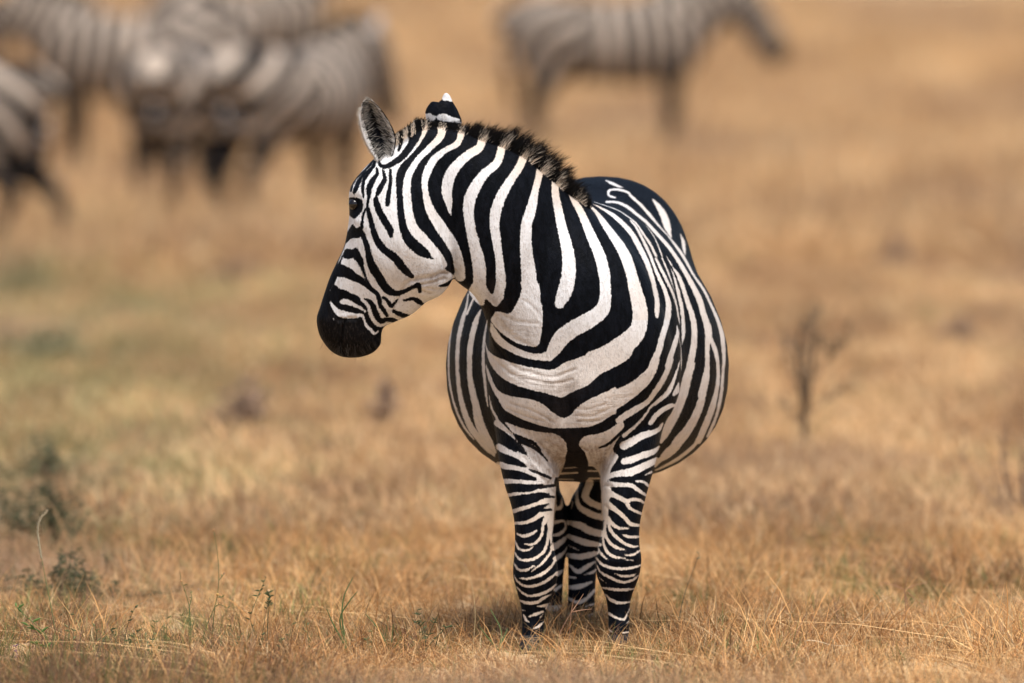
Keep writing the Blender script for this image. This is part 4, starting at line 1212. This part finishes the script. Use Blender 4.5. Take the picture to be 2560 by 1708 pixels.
def make_grazer(label, at, yaw, scale, neck, head, legs, seed, head_yaw=0.0, fat=1.0):
    """neck and head as paths (x, z, half-width, half-height); legs: x offsets of the four hooves"""
    trunk_p = [(-.70, 0, .90, .05, .12), (-.66, 0, .93, .15, .20), (-.55, 0, .93, .225, .265), (-.38, 0, .91, .25, .285), (-.15, 0, .885, .275, .285),
               (.10, 0, .87, .28, .285), (.32, 0, .89, .25, .30), (.50, 0, .93, .21, .29), (.62, 0, .95, .16, .23), (.70, 0, .95, .08, .13)]
    trunk_p = [(x, y_, z, w_ * fat, h_ * (1 + (fat - 1) * .3)) for x, y_, z, w_, h_ in trunk_p]
    shp, paths = [], []
    def add(nm, path, **kw):
        s, S = tube3(path, **kw); shp.append(s); paths.append((nm, S))
    add('trunk', trunk_p)
    ca, sa = math.cos(head_yaw), math.sin(head_yaw)
    add('neck', [(x, (x - .5) * .0, z, w_, h_) for x, z, w_, h_ in neck])
    hx, hz = head[0][0], head[0][1]
    add('head', [(hx + (x - hx) * ca, (x - hx) * sa, z, w_, h_) for x, z, w_, h_ in head])
    f = legs
    for sy, dx in ((1, f[0]), (-1, f[1])):
        add('leg', [(.46, sy * .12, .90, .10, .13), (.47, sy * .13, .70, .075, .10), (.46 + dx * .35, sy * .13, .58, .055, .07), (.46 + dx * .6, sy * .125, .40, .048, .052),
                    (.46 + dx * .72, sy * .12, .30, .034, .038), (.46 + dx * .9, sy * .12, .13, .034, .038), (.48 + dx, sy * .12, .06, .042, .05), (.49 + dx, sy * .12, .0, .05, .062)])
    for sy, dx in ((1, f[2]), (-1, f[3])):
        add('leg', [(-.46, sy * .13, .92, .13, .21), (-.44 + dx * .15, sy * .14, .72, .10, .17), (-.47 + dx * .3, sy * .135, .56, .065, .10), (-.58 + dx * .5, sy * .13, .43, .046, .058),
                    (-.56 + dx * .75, sy * .12, .28, .036, .04), (-.54 + dx * .92, sy * .12, .13, .036, .04), (-.51 + dx, sy * .12, .06, .042, .05), (-.50 + dx, sy * .12, .0, .05, .062)])
    me, Pz, Ez = union_mesh(shp, .017, 'body')
    Pz = laplace(Pz, Ez, .4, 6)
    normals_of(me, Pz)
    add_attr(me, 'coat', grazer_coat(Pz, paths, seed))
    for kk, v in (('tint', 1.0), ('skin', 0), ('grime_shade', .55), ('relief', 0)): add_attr(me, kk, np.full(len(Pz), v))
    me.materials.clear(); me.materials.append(herd_coat)
    me.polygons.foreach_set('use_smooth', np.ones(len(me.polygons), bool))
    root = empty('zebra', (at[0], at[1], float(ground_z(np.array(at[0]), np.array(at[1])))), yaw)
    root.scale = (scale,) * 3
    tag(root, label, 'zebra', 'zebras standing out of focus behind')
    b = bpy.data.objects.new('body', me); COL.objects.link(b); b.parent = root
    # mane: upright strands along the top of the neck
    Sn = paths[1][1]; n = 1400
    u = RNG.uniform(.12, 1, n) * (len(Sn) - 1); i0 = np.minimum(u.astype(int), len(Sn) - 2); fr = (u - i0)[:, None]
    c = Sn[i0, :3] * (1 - fr) + Sn[i0 + 1, :3] * fr; hh = (Sn[i0, 4:5] * (1 - fr) + Sn[i0 + 1, 4:5] * fr)
    t = Sn[i0 + 1, :3] - Sn[i0, :3]; t /= np.linalg.norm(t, axis=1, keepdims=True)
    up = np.stack([-t[:, 2], np.zeros(n), t[:, 0]], 1)
    roots = c + up * hh * .96 + np.stack([np.zeros(n), RNG.normal(0, .014, n), np.zeros(n)], 1)
    dirs = up + RNG.normal(0, .15, (n, 3))
    cc = np.where((np.sin(u * 1.9) > .1)[:, None], np.array([.45, .37, .3]), .008) * RNG.uniform(.8, 1.1, (n, 1))
    m = strands('mane', roots, dirs, RNG.uniform(.05, .09, n), np.full(n, .006), np.zeros((n, 3)), cc, np.full((n, 3), .01), hair_mat, None, 2)
    m.parent = root
    # ears
    for sy in (-1, 1):
        e = [(hx - .01, sy * .055, hz + .06, .018, .02), (hx + .0, sy * .075, hz + .11, .036, .018), (hx + .005, sy * .09, hz + .17, .030, .014), (hx + .0, sy * .095, hz + .215, .008, .006)]
        (v, fc), _ = tube3(e, 12); eo = mesh_obj('ear', v, fc, None, None); eo.parent = root
        for kk, a in (('coat', np.where(v[:, 2] > hz + .18, -8, 6.0)), ('tint', np.full(len(v), .3)), ('skin', np.zeros(len(v))), ('grime_shade', np.zeros(len(v))), ('relief', np.zeros(len(v)))):
            add_attr(eo.data, kk, a)
        eo.data.materials.append(herd_coat)
    # tail
    (v, fc), _ = tube3([(-.64, 0, 1.10, .035, .04), (-.69, 0, 1.02, .03, .032), (-.70, 0, .85, .022, .024), (-.68, 0, .68, .03, .03), (-.66, 0, .52, .035, .035), (-.65, 0, .40, .008, .008)], 12)
    to = mesh_obj('tail', v, fc, None, None); to.parent = root
    for kk, a in (('coat', np.where(v[:, 2] < .72, -12, np.sin(v[:, 2] * 110) * 8)), ('tint', np.full(len(v), .4)), ('skin', np.zeros(len(v))), ('grime_shade', np.zeros(len(v))), ('relief', np.zeros(len(v)))):
        add_attr(to.data, kk, a)
    to.data.materials.append(herd_coat)
    return root

NECK_LOW = [(.42, .98, .17, .28), (.55, 1.05, .14, .255), (.68, 1.12, .115, .22), (.80, 1.17, .09, .175), (.86, 1.19, .075, .125)]
HEAD_LOW = [(.84, 1.21, .08, .12), (.93, 1.17, .105, .15), (1.02, 1.06, .095, .14), (1.12, .92, .075, .11), (1.20, .80, .066, .09), (1.24, .73, .05, .06)]
NECK_UP = [(.42, 1.00, .16, .25), (.58, 1.14, .125, .20), (.70, 1.28, .10, .165), (.80, 1.42, .08, .13), (.84, 1.50, .07, .10)]
HEAD_UP = [(.82, 1.53, .075, .095), (.92, 1.51, .10, .12), (1.03, 1.43, .09, .11), (1.13, 1.32, .068, .082), (1.20, 1.23, .062, .07), (1.24, 1.17, .05, .05)]
NECK_GRAZE = [(.42, .95, .16, .25), (.62, .92, .125, .19), (.80, .82, .095, .155), (.95, .68, .078, .12), (1.02, .60, .07, .10)]
HEAD_GRAZE = [(1.01, .61, .075, .09), (1.09, .53, .10, .12), (1.14, .41, .09, .11), (1.17, .28, .068, .082), (1.18, .19, .062, .07), (1.18, .13, .05, .05)]

def spot(px, dist):
    """ground spot straight along the photo column px at a distance from the camera"""
    return ((px - 1280) / F_PX * dist, dist - CAM_D)

# side-on, nose to the viewer's right
make_grazer('out-of-focus zebra standing alone in profile, nose held out low', spot(1515, 99), 0.03, 1.0, NECK_LOW, HEAD_LOW, (.04, -.03, .14, .08), 3, 0, 1.1)
R_ = math.radians
make_grazer('out-of-focus zebra with broad banded rump, looking off past the ears of the sharp zebra', spot(722, 84), R_(56), .96, NECK_LOW, HEAD_LOW, (.03, -.04, .0, -.06), 5, .2, 1.22)
make_grazer('out-of-focus zebra seen from behind with dark hind legs, rump beside the broad banded one', spot(438, 87), R_(80), .94, NECK_GRAZE, HEAD_GRAZE, (.03, -.04, .05, -.05), 8, 0, 1.22)
make_grazer('out-of-focus zebra standing crosswise behind the rumps, belly showing above them', spot(350, 100), R_(176), 1.03, NECK_LOW, HEAD_LOW, (.05, -.05, .04, -.06), 11, 0, 1.1)
make_grazer('pale out-of-focus zebra farthest back, only its lower flank in view', spot(600, 116), R_(8), 1.0, NECK_UP, HEAD_UP, (.02, -.06, .05, -.03), 14)
make_grazer('out-of-focus zebra walking off with one hind leg stretched back', spot(-185, 81), R_(172), 1.0, NECK_LOW, HEAD_LOW, (.12, -.12, .10, -.30), 17)

# ------------------------------------------------------------------ single plants
def blades(paths, cols):
    """ribbons along 3-D paths: each path rows of x,y,z,width; crossed pairs so they have body from every side"""
    V, L, cnt, C, o = [], [], [], [], 0
    for p, c in zip(paths, cols):
        p = np.asarray(p, float); n = len(p)
        T = np.gradient(p[:, :3], axis=0); T /= np.linalg.norm(T, axis=1, keepdims=True) + 1e-9
        k = 5; th = np.linspace(0, 2 * np.pi, k, endpoint=False)
        a = np.cross(T, [0.3, 1, .2]); a /= np.linalg.norm(a, axis=1, keepdims=True) + 1e-9; b = np.cross(T, a)
        flat = 1.0 if len(c) < 4 else c[3]
        R = p[:, None, :3] + (a[:, None] * np.cos(th)[None, :, None] + b[:, None] * np.sin(th)[None, :, None] * flat) * p[:, None, 3:4] / 2
        V.append(R.reshape(-1, 3)); C.append(np.tile(np.array(c[:3]), (n * k, 1)))
        for i in range(n - 1):
            for j in range(k):
                L += [o + i * k + j, o + i * k + (j + 1) % k, o + (i + 1) * k + (j + 1) % k, o + (i + 1) * k + j]; cnt.append(4)
        o += n * k
    return np.concatenate(V), L, cnt, np.concatenate(C)

PM = Nodes('plant_tissue'); PM.col(PM.mix(1.0, PM.attr('tone').outputs['Color'], PM.mix(PM.noise(PM.n('TexCoord').outputs['Object'], 90), (.75, .75, .75), (1.2, 1.2, 1.2)), 'MULTIPLY'))
PM.rough(.6); PM.b.inputs['Specular IOR Level'].default_value = .25
plant_mat = PM.m

def part(name, paths, cols, parent):
    V, L, cnt, C = blades(paths, cols)
    me = fast_mesh(name, V, L, cnt, plant_mat, {'tone': C}, True)
    o = bpy.data.objects.new(name, me); COL.objects.link(o)
    if parent is not None: put_under(o, parent)
    return o

def px_path(pts, y, w0, w1, sc=1.836, ox=0, oy=1000, drift=0.0):
    """photo-pixel polyline (crop coordinates) at depth y -> smooth tapering 3-D path"""
    q = catmull(np.array(pts, float), 4) / sc + [ox, oy]
    n = len(q); t = np.linspace(0, 1, n)
    P_ = np.stack([U(a, b, y + drift * s) for (a, b), s in zip(q, t)])
    return np.concatenate([P_, (w0 + (w1 - w0) * t)[:, None]], 1)

def leaf(p, d, ln, w):
    d = np.asarray(d, float); d /= np.linalg.norm(d)
    t = np.array([0, .3, .6, .85, 1]); ww = np.array([.25, 1, .8, .4, .05]) * w
    return np.concatenate([p + np.outer(t * ln, d) + np.outer(t ** 2 * ln * .15, [0, 0, -1]), ww[:, None]], 1)

GRN, DGRN, STR, RED, PUR = (.11, .15, .05), (.06, .085, .035), (.55, .40, .23), (.26, .12, .07), (.16, .07, .14)

def weed(name, label, cat, depth, base_px, stems, leafy=0, buds=(), col=GRN, leaf_len=.02, leaf_w=.004, group=None, right=False, w0=.0026):
    ox = 1280 if right else 0
    b = U(base_px[0] / 1.836 + ox, base_px[1] / 1.836 + 1000, depth)
    root = empty(name, (b[0], depth, 0)); tag(root, label, cat, group)
    st = [px_path(s, depth, w0, w0 * .4, ox=ox, drift=RNG.uniform(-.03, .03)) for s in stems]
    for s in st:   # run each stem down into the ground
        pass
    foot = [np.concatenate([np.array([[s[0, 0] + (b[0] - s[0, 0]) * .3, depth, -.01, w0]]), s]) if s[0, 2] < .16 else s for s in st]
    part('stem', foot, [col] * len(st), root)
    if leafy:
        lp = []
        for s in st:
            for k in range(leafy):
                i = RNG.integers(len(s) // 8, len(s)); az = RNG.uniform(0, 6.28)
                lp.append(leaf(s[i, :3], (math.cos(az), math.sin(az), RNG.uniform(.2, 1.1)), leaf_len * RNG.uniform(.6, 1.2), leaf_w))
        part('leaves', lp, [tuple(np.array(col) * RNG.uniform(.8, 1.5)) + (.25,) for _ in lp], root)['kind'] = 'stuff'
    for (x, y, r, c) in buds:
        p = U(x / 1.836 + ox, y / 1.836 + 1000, depth)
        part('bud', [[(*(p + [0, 0, -r]), r * .4), (*(p + [0, 0, -r * .5]), r * 1.7), (*p, r * 2), (*(p + [0, 0, r * .6]), r * 1.4), (*(p + [0, 0, r]), r * .3)]], [c], root)
    return root

# foreground, viewer's left
r = weed('seed_stalk', 'green stalk curving over with a long pale furry seed head', 'grass stalk', .1, (255, 1120), [[(262, 1130), (240, 980), (212, 840), (190, 720)]], col=(.17, .20, .08), w0=.004)
hd = px_path([(190, 725), (178, 650), (174, 590), (186, 548), (216, 514)], .1, .0065, .003)
part('seed_head', [hd], [(.36, .31, .20)], r)
fz = []
for i in range(len(hd)):
    for _ in range(9):
        d = RNG.normal(0, 1, 3); fz.append(leaf(hd[i, :3], d + [0, 0, .8], .010, .0009))
part('bristles', fz, [(.46, .39, .26)] * len(fz), r)['kind'] = 'stuff'
weed('branching_weed', 'tall thin green weed with tiny orange buds and forked top', 'weed', -.35, (920, 1180), [[(920, 1180), (940, 1060), (985, 950), (1000, 880), (1004, 790), (996, 690), (981, 600)], [(1003, 830), (1018, 812), (1030, 798)], [(985, 950), (1010, 940), (1045, 955)], [(998, 905), (1020, 905), (1030, 895)]],
     2, [(980, 597, .0030, (.45, .24, .10)), (998, 893, .0042, (.55, .33, .10)), (1028, 797, .0026, (.2, .14, .08))], GRN, .014, .0025)
weed('branching_weed', 'thin green weed with round buds beside the tallest forked weed', 'weed', -.35, (872, 1180), [[(872, 1190), (876, 1080), (870, 960), (850, 880), (832, 830), (826, 790)], [(868, 950), (880, 910), (874, 880)], [(876, 1030), (850, 995), (830, 990)], [(876, 1060), (895, 1010)]],
     3, [(832, 830, .0034, (.60, .32, .13)), (826, 789, .0024, (.4, .22, .1)), (911, 870, .0026, (.4, .3, .2))], GRN, .016, .003)
weed('leafy_weed', 'low dark weed with small leaves and one round tan bud', 'weed', -.4, (1195, 1200), [[(1190, 1200), (1205, 1080), (1220, 980), (1242, 900)], [(1200, 1130), (1150, 1010), (1185, 900), (1220, 815)], [(1232, 960), (1234, 910), (1233, 885)]],
     14, [(1233, 878, .0058, (.50, .30, .15))], DGRN, .018, .005)
weed('pointed_leaf_weed', 'green weed with long pointed leaves arching sideways', 'weed', -.2, (225, 1150), [[(230, 1160), (210, 1080), (150, 1020), (100, 975), (68, 940)], [(210, 1090), (180, 1060), (130, 1035)], [(225, 1130), (180, 1130), (150, 1110)]],
     5, (), (.10, .17, .045), .034, .008)
weed('leafy_weed', 'upright grey-green sprig with tiny leaves between straw stems', 'weed', -.45, (560, 1190), [[(560, 1200), (575, 1080), (598, 1000), (620, 955)], [(540, 1190), (530, 1100), (505, 1040)], [(575, 1180), (600, 1100), (640, 1060)]], 12, (), DGRN, .016, .005)
weed('purple_spike', 'short purple flower spike at the edge of the dark twigs', 'flower', -.6, (95, 1290), [[(100, 1300), (88, 1230), (72, 1130)]], 26, (), PUR, .010, .004, w0=.004)
weed('dry_twig', 'dark bent bare twig lying in the grass', 'twig', -.65, (150, 1290), [[(130, 1295), (160, 1250), (300, 1225), (420, 1205), (500, 1170)], [(225, 1170), (248, 1200), (240, 1290)]], 0, (), (.05, .035, .025), w0=.005)
weed('dry_stalk', 'thin pale hooked stalk standing alone', 'grass stalk', -.3, (2168, 1200), [[(2166, 1220), (2176, 1080), (2181, 980), (2168, 860), (2135, 762), (2085, 742), (2028, 735)]], 0, [(2136, 760, .0022, (.25, .12, .1))], (.50, .38, .20), w0=.0022)
weed('green_sprig', 'small stiff dark green sprig beside the hooked stalk', 'weed', -.3, (1950, 1160), [[(1955, 1160), (1945, 1050), (1915, 965)], [(1950, 1120), (1985, 1040), (2010, 985)], [(1950, 1100), (1930, 1040), (1900, 1020)], [(1958, 1140), (2030, 1060), (2060, 1040)]], 11, (), DGRN, .018, .004)
for lab, by, pts in (('fresh green grass blades fanning from one root', (1590, 1120), [[(1590, 1130), (1570, 1000), (1580, 900), (1620, 815)], [(1590, 1130), (1560, 1010), (1600, 930), (1640, 880)], [(1585, 1130), (1530, 1030), (1500, 960)]]),
                     ('broad green grass blades spreading beside the dark green sprig', (1795, 1150), [[(1795, 1160), (1800, 1090), (1806, 1030)], [(1790, 1150), (1735, 1050), (1680, 985)], [(1800, 1150), (1840, 1090)]]),
                     ('green grass blades between the hooked stalk and the foreleg', (2290, 1140), [[(2290, 1150), (2230, 1080), (2200, 1040)], [(2290, 1150), (2300, 1060), (2250, 960)], [(2290, 1140), (2330, 1050)]])):
    weed('green_grass', lab, 'grass', -.25, by, pts, 0, (), (.10, .15, .05), w0=.006)
for i, (bx, top, lean) in enumerate(((330, 985, 14), (455, 1040, -18), (690, 1020, 22), (760, 960, 8), (1080, 1010, -24), (1310, 1030, 30), (1420, 1000, -12), (1700, 1040, 18))):
    weed('thin_stem', ('thin green stem with sparse leaves, rising by the pointed-leaf weed', 'short leaning green stem between the pointed-leaf weed and the sprig', 'thin green stem between the grey-green sprig and the budded weeds', 'slender green stem close to the round-budded weed',
         'small green stem between the forked weed and the tan-budded weed', 'green stem leaning away from the tan-budded weed', 'slim green stem before the fanning grass blades', 'green stem between the fanning blades and the broad blade')[i], 'weed', -.4 - .05 * (i % 3), (bx, 1200),
         [[(bx, 1215), (bx + lean * .3, 1130), (bx + lean, top)], [(bx, 1190), (bx - lean * .6, 1120), (bx - lean * 1.1, top + 60)]], 9, (), (.12, .15, .06), .018, .0042, w0=.0026)
# viewer's right
weed('three_finger_grass', 'dry stem with a three-fingered reddish head between the legs', 'grass stalk', -.2, (215, 1110), [[(212, 1120), (225, 1060), (272, 975)], [(272, 975), (280, 930), (290, 910)], [(272, 975), (300, 935), (328, 890)], [(272, 975), (320, 965), (366, 960)]], 0, (), (.45, .25, .15), right=True, w0=.0028)
weed('plume_grass', 'tall arching straw stem with a feathery plume', 'grass stalk', .1, (1135, 1110), [[(1130, 1130), (1165, 1000), (1200, 890), (1230, 820), (1268, 784)]], 7, (), (.56, .42, .25), .03, .002, right=True)
weed('plume_grass', 'leaning straw stem bent over at the tip', 'grass stalk', .1, (1540, 1120), [[(1540, 1130), (1590, 1050), (1650, 970), (1700, 920), (1756, 896)]], 3, (), (.58, .43, .25), .03, .002, right=True)
weed('star_grass', 'reddish star-shaped grass head with five thin spread fingers', 'grass stalk', .9, (1840, 1130), [[(1850, 1150), (1830, 1000), (1802, 872)], [(1802, 872), (1815, 810), (1838, 742)], [(1802, 872), (1850, 850), (1905, 840)], [(1802, 872), (1750, 850), (1690, 838)], [(1802, 872), (1810, 920), (1818, 960)], [(1802, 872), (1860, 920), (1910, 955)]], 0, (), (.40, .22, .13), right=True, w0=.003)
weed('plume_grass', 'long dull green stem leaning over with one side shoot', 'grass stalk', -.2, (1890, 1170), [[(1880, 1180), (1930, 1100), (1990, 1030), (2075, 982)], [(1960, 1120), (1990, 1075), (2020, 1050)]], 4, (), (.38, .32, .16), .025, .002, right=True)
weed('dark_stem', 'dark straight stem rising alone beside a foreleg', 'weed', .5, (775, 1000), [[(760, 1040), (790, 900), (825, 800), (860, 708)]], 6, (), (.12, .12, .07), .014, .003, right=True)
weed('straw_piece', 'bleached broken straw lying flat on the grass', 'straw', -.25, (1440, 1140), [[(1345, 1104), (1400, 1108), (1470, 1126), (1545, 1130)]], 0, (), (.62, .48, .31), right=True, w0=.0045)
weed('tall_stem', 'tall pale leaning stem in front of the brown bush', 'grass stalk', .4, (2250, 1190), [[(2250, 1200), (2280, 1050), (2310, 920), (2345, 800)]], 2, (), (.56, .40, .22), .03, .003, right=True)

# ------------------------------------------------------------------ shrubs, each a bundle of twigs and leaves
def shrub(name, label, cat, bx, by, h_px, w_px, twigs, col, leafcol, leaves, leaf_len, group=None, droop=.3, lw=.3, z_off=0.0):
    """bx,by: photo pixel where it meets the ground; height and width in photo pixels at that distance"""
    g = G(bx, by); dist = g[1] + CAM_D; s = dist / F_PX; H, W = h_px * s, w_px * s
    g[2] = float(ground_z(g[0], g[1]))
    root = empty(name, tuple(g)); tag(root, label, cat, group)
    tw, lv = [], []
    for i in range(twigs):
        az = RNG.uniform(0, 6.28); r = W / 2 * abs(RNG.normal(0, .62)); hh = H * RNG.uniform(.3, 1.05) ** 1.2 * math.exp(-.35 * (r / (W / 2)) ** 2)
        top = np.array([math.cos(az) * r, math.sin(az) * r, hh]); t = np.linspace(0, 1, 6)[:, None]
        p = g + top * t * np.array([1, 1, 1]) + np.array([math.cos(az), math.sin(az), 0]) * W * .08 * np.sin(t * 3.14) + RNG.normal(0, .012 * H, (6, 3)) * t
        tw.append(np.concatenate([p, np.linspace(max(.004, H * .018), .002, 6)[:, None]], 1))
        for k in range(leaves):
            u = RNG.uniform(.25, 1.0); q = np.array([np.interp(u, t[:, 0], p[:, m]) for m in range(3)])
            a2 = RNG.uniform(0, 6.28)
            lv.append(leaf(q + RNG.normal(0, .02 * H, 3), (math.cos(a2), math.sin(a2), RNG.uniform(-.3, .9)), leaf_len * RNG.uniform(.6, 1.3), leaf_len * lw))
    part('twigs', tw, [tuple(np.array(col) * RNG.uniform(.75, 1.25)) for _ in tw], root)['kind'] = 'stuff'
    if lv: part('leaves', lv, [tuple(np.array(leafcol) * RNG.uniform(.6, 1.5)) + (.3,) for _ in lv], root)['kind'] = 'stuff'
    return root
# the tall dead shrub: main stalk with forked side branches
gd = G(2012, 1150); yd = gd[1]
ds = empty('dry_shrub', tuple(gd)); tag(ds, 'tall dead brown shrub with bare forked twigs, standing alone', 'shrub')
def NP(pts, w0, w1): return px_path(pts, yd, w0, w1, 1.0, 0, 0, RNG.uniform(-.25, .25))
main = [[(2012, 1170), (2014, 1080), (2010, 980), (2016, 880), (2034, 800), (2050, 765)], [(2012, 1100), (2006, 1000), (1996, 920), (1998, 850), (2006, 810)], [(2013, 1040), (2024, 960), (2034, 890), (2040, 840)]]
side = [[(2008, 1000), (1985, 950), (1965, 890), (1955, 830)], [(2014, 970), (2060, 910), (2100, 860), (2130, 800)], [(2010, 940), (1990, 890), (1975, 850)],
        [(2012, 1040), (2055, 1010), (2090, 985), (2125, 970)], [(2010, 1060), (1975, 1030), (1950, 1000)], [(2075, 890), (2092, 860), (2118, 850)]]
part('stalk', [NP(s, .022, .008) for s in main], [(.13, .09, .055)] * len(main), ds)
brs = [NP(s, .007, .004) for s in side]
part('twigs', brs, [(.18, .13, .08)] * len(brs), ds)['kind'] = 'stuff'
lv = []
for s, kk in [(s, 16) for s in brs] + [(NP(s, .01, .006), 34) for s in main]:
    for k in range(kk):
        i = RNG.integers(len(s) // 4, len(s)); q = s[i, :3] + RNG.normal(0, .014, 3); a2 = RNG.uniform(0, 6.28)
        lv.append(leaf(q, (math.cos(a2), math.sin(a2), RNG.uniform(.3, 1.6)), .035, .009))
part('leaves', lv, [(.15, .105, .062, .4)] * len(lv), ds)['kind'] = 'stuff'
shrub('green_shrub', 'dark green low shrub behind the furry seed head', 'shrub', 100, 1375, 190, 330, 80, (.09, .08, .045), (.065, .075, .036), 9, .026)
shrub('green_shrub', 'wide dark weed patch between the green shrub and the seed stalk', 'shrub', 180, 1500, 120, 480, 90, (.10, .085, .05), (.08, .088, .042), 7, .022)
shrub('green_shrub', 'faint green scrub farther back behind the green shrubs', 'shrub', 90, 1240, 150, 340, 60, (.13, .11, .07), (.13, .13, .065), 6, .035)
LOW = 'low brown shrubs dotted over the plain'
for lab, bx, by, h, w_ in (
        ('low brown shrub on the plain under the herd of rumps', 590, 700, 75, 200), ('purple-brown tangle of low stems between muzzle and green shrubs', 600, 1115, 150, 190),
        ('wide low brown shrub below the lone zebra in profile', 1900, 405, 70, 330), ('small brown shrub behind the striped back', 1830, 565, 75, 130),
        ('dark shrub patch low behind the mane', 1800, 670, 70, 170), ('grey-brown shrub beyond the dead forked shrub', 2240, 690, 95, 150),
        ('brown bush beyond the tall pale stem, cut by the picture border', 2565, 1330, 300, 300), ('dim brown shrub farther than the dead forked shrub', 2390, 890, 80, 150),
        ('brown shrub high on the plain past the lone zebra', 2440, 90, 110, 260), ('faint tall brown weeds near the dead forked shrub', 2490, 560, 90, 260),
        ('dull brown stems on the grass under the chin', 960, 1110, 150, 90)):
    shrub('low_shrub', lab, 'shrub', bx, by, h, w_, 30, (.22, .145, .105), (.30, .205, .14), 7, .05 if by < 1200 else .022, LOW)
for lab, bx, by, h, w_ in (('olive green weeds in the shade under the walking zebra', 60, 720, 130, 240), ('pale wide olive scrub level with the muzzle', 300, 800, 60, 420), ('olive tuft in front of the pale wide scrub', 120, 960, 120, 300)):
    shrub('olive_scrub', lab, 'shrub', bx, by, h, w_, 44, (.17, .15, .085), (.22, .205, .11), 7, .05, 'olive scrub below the herd')
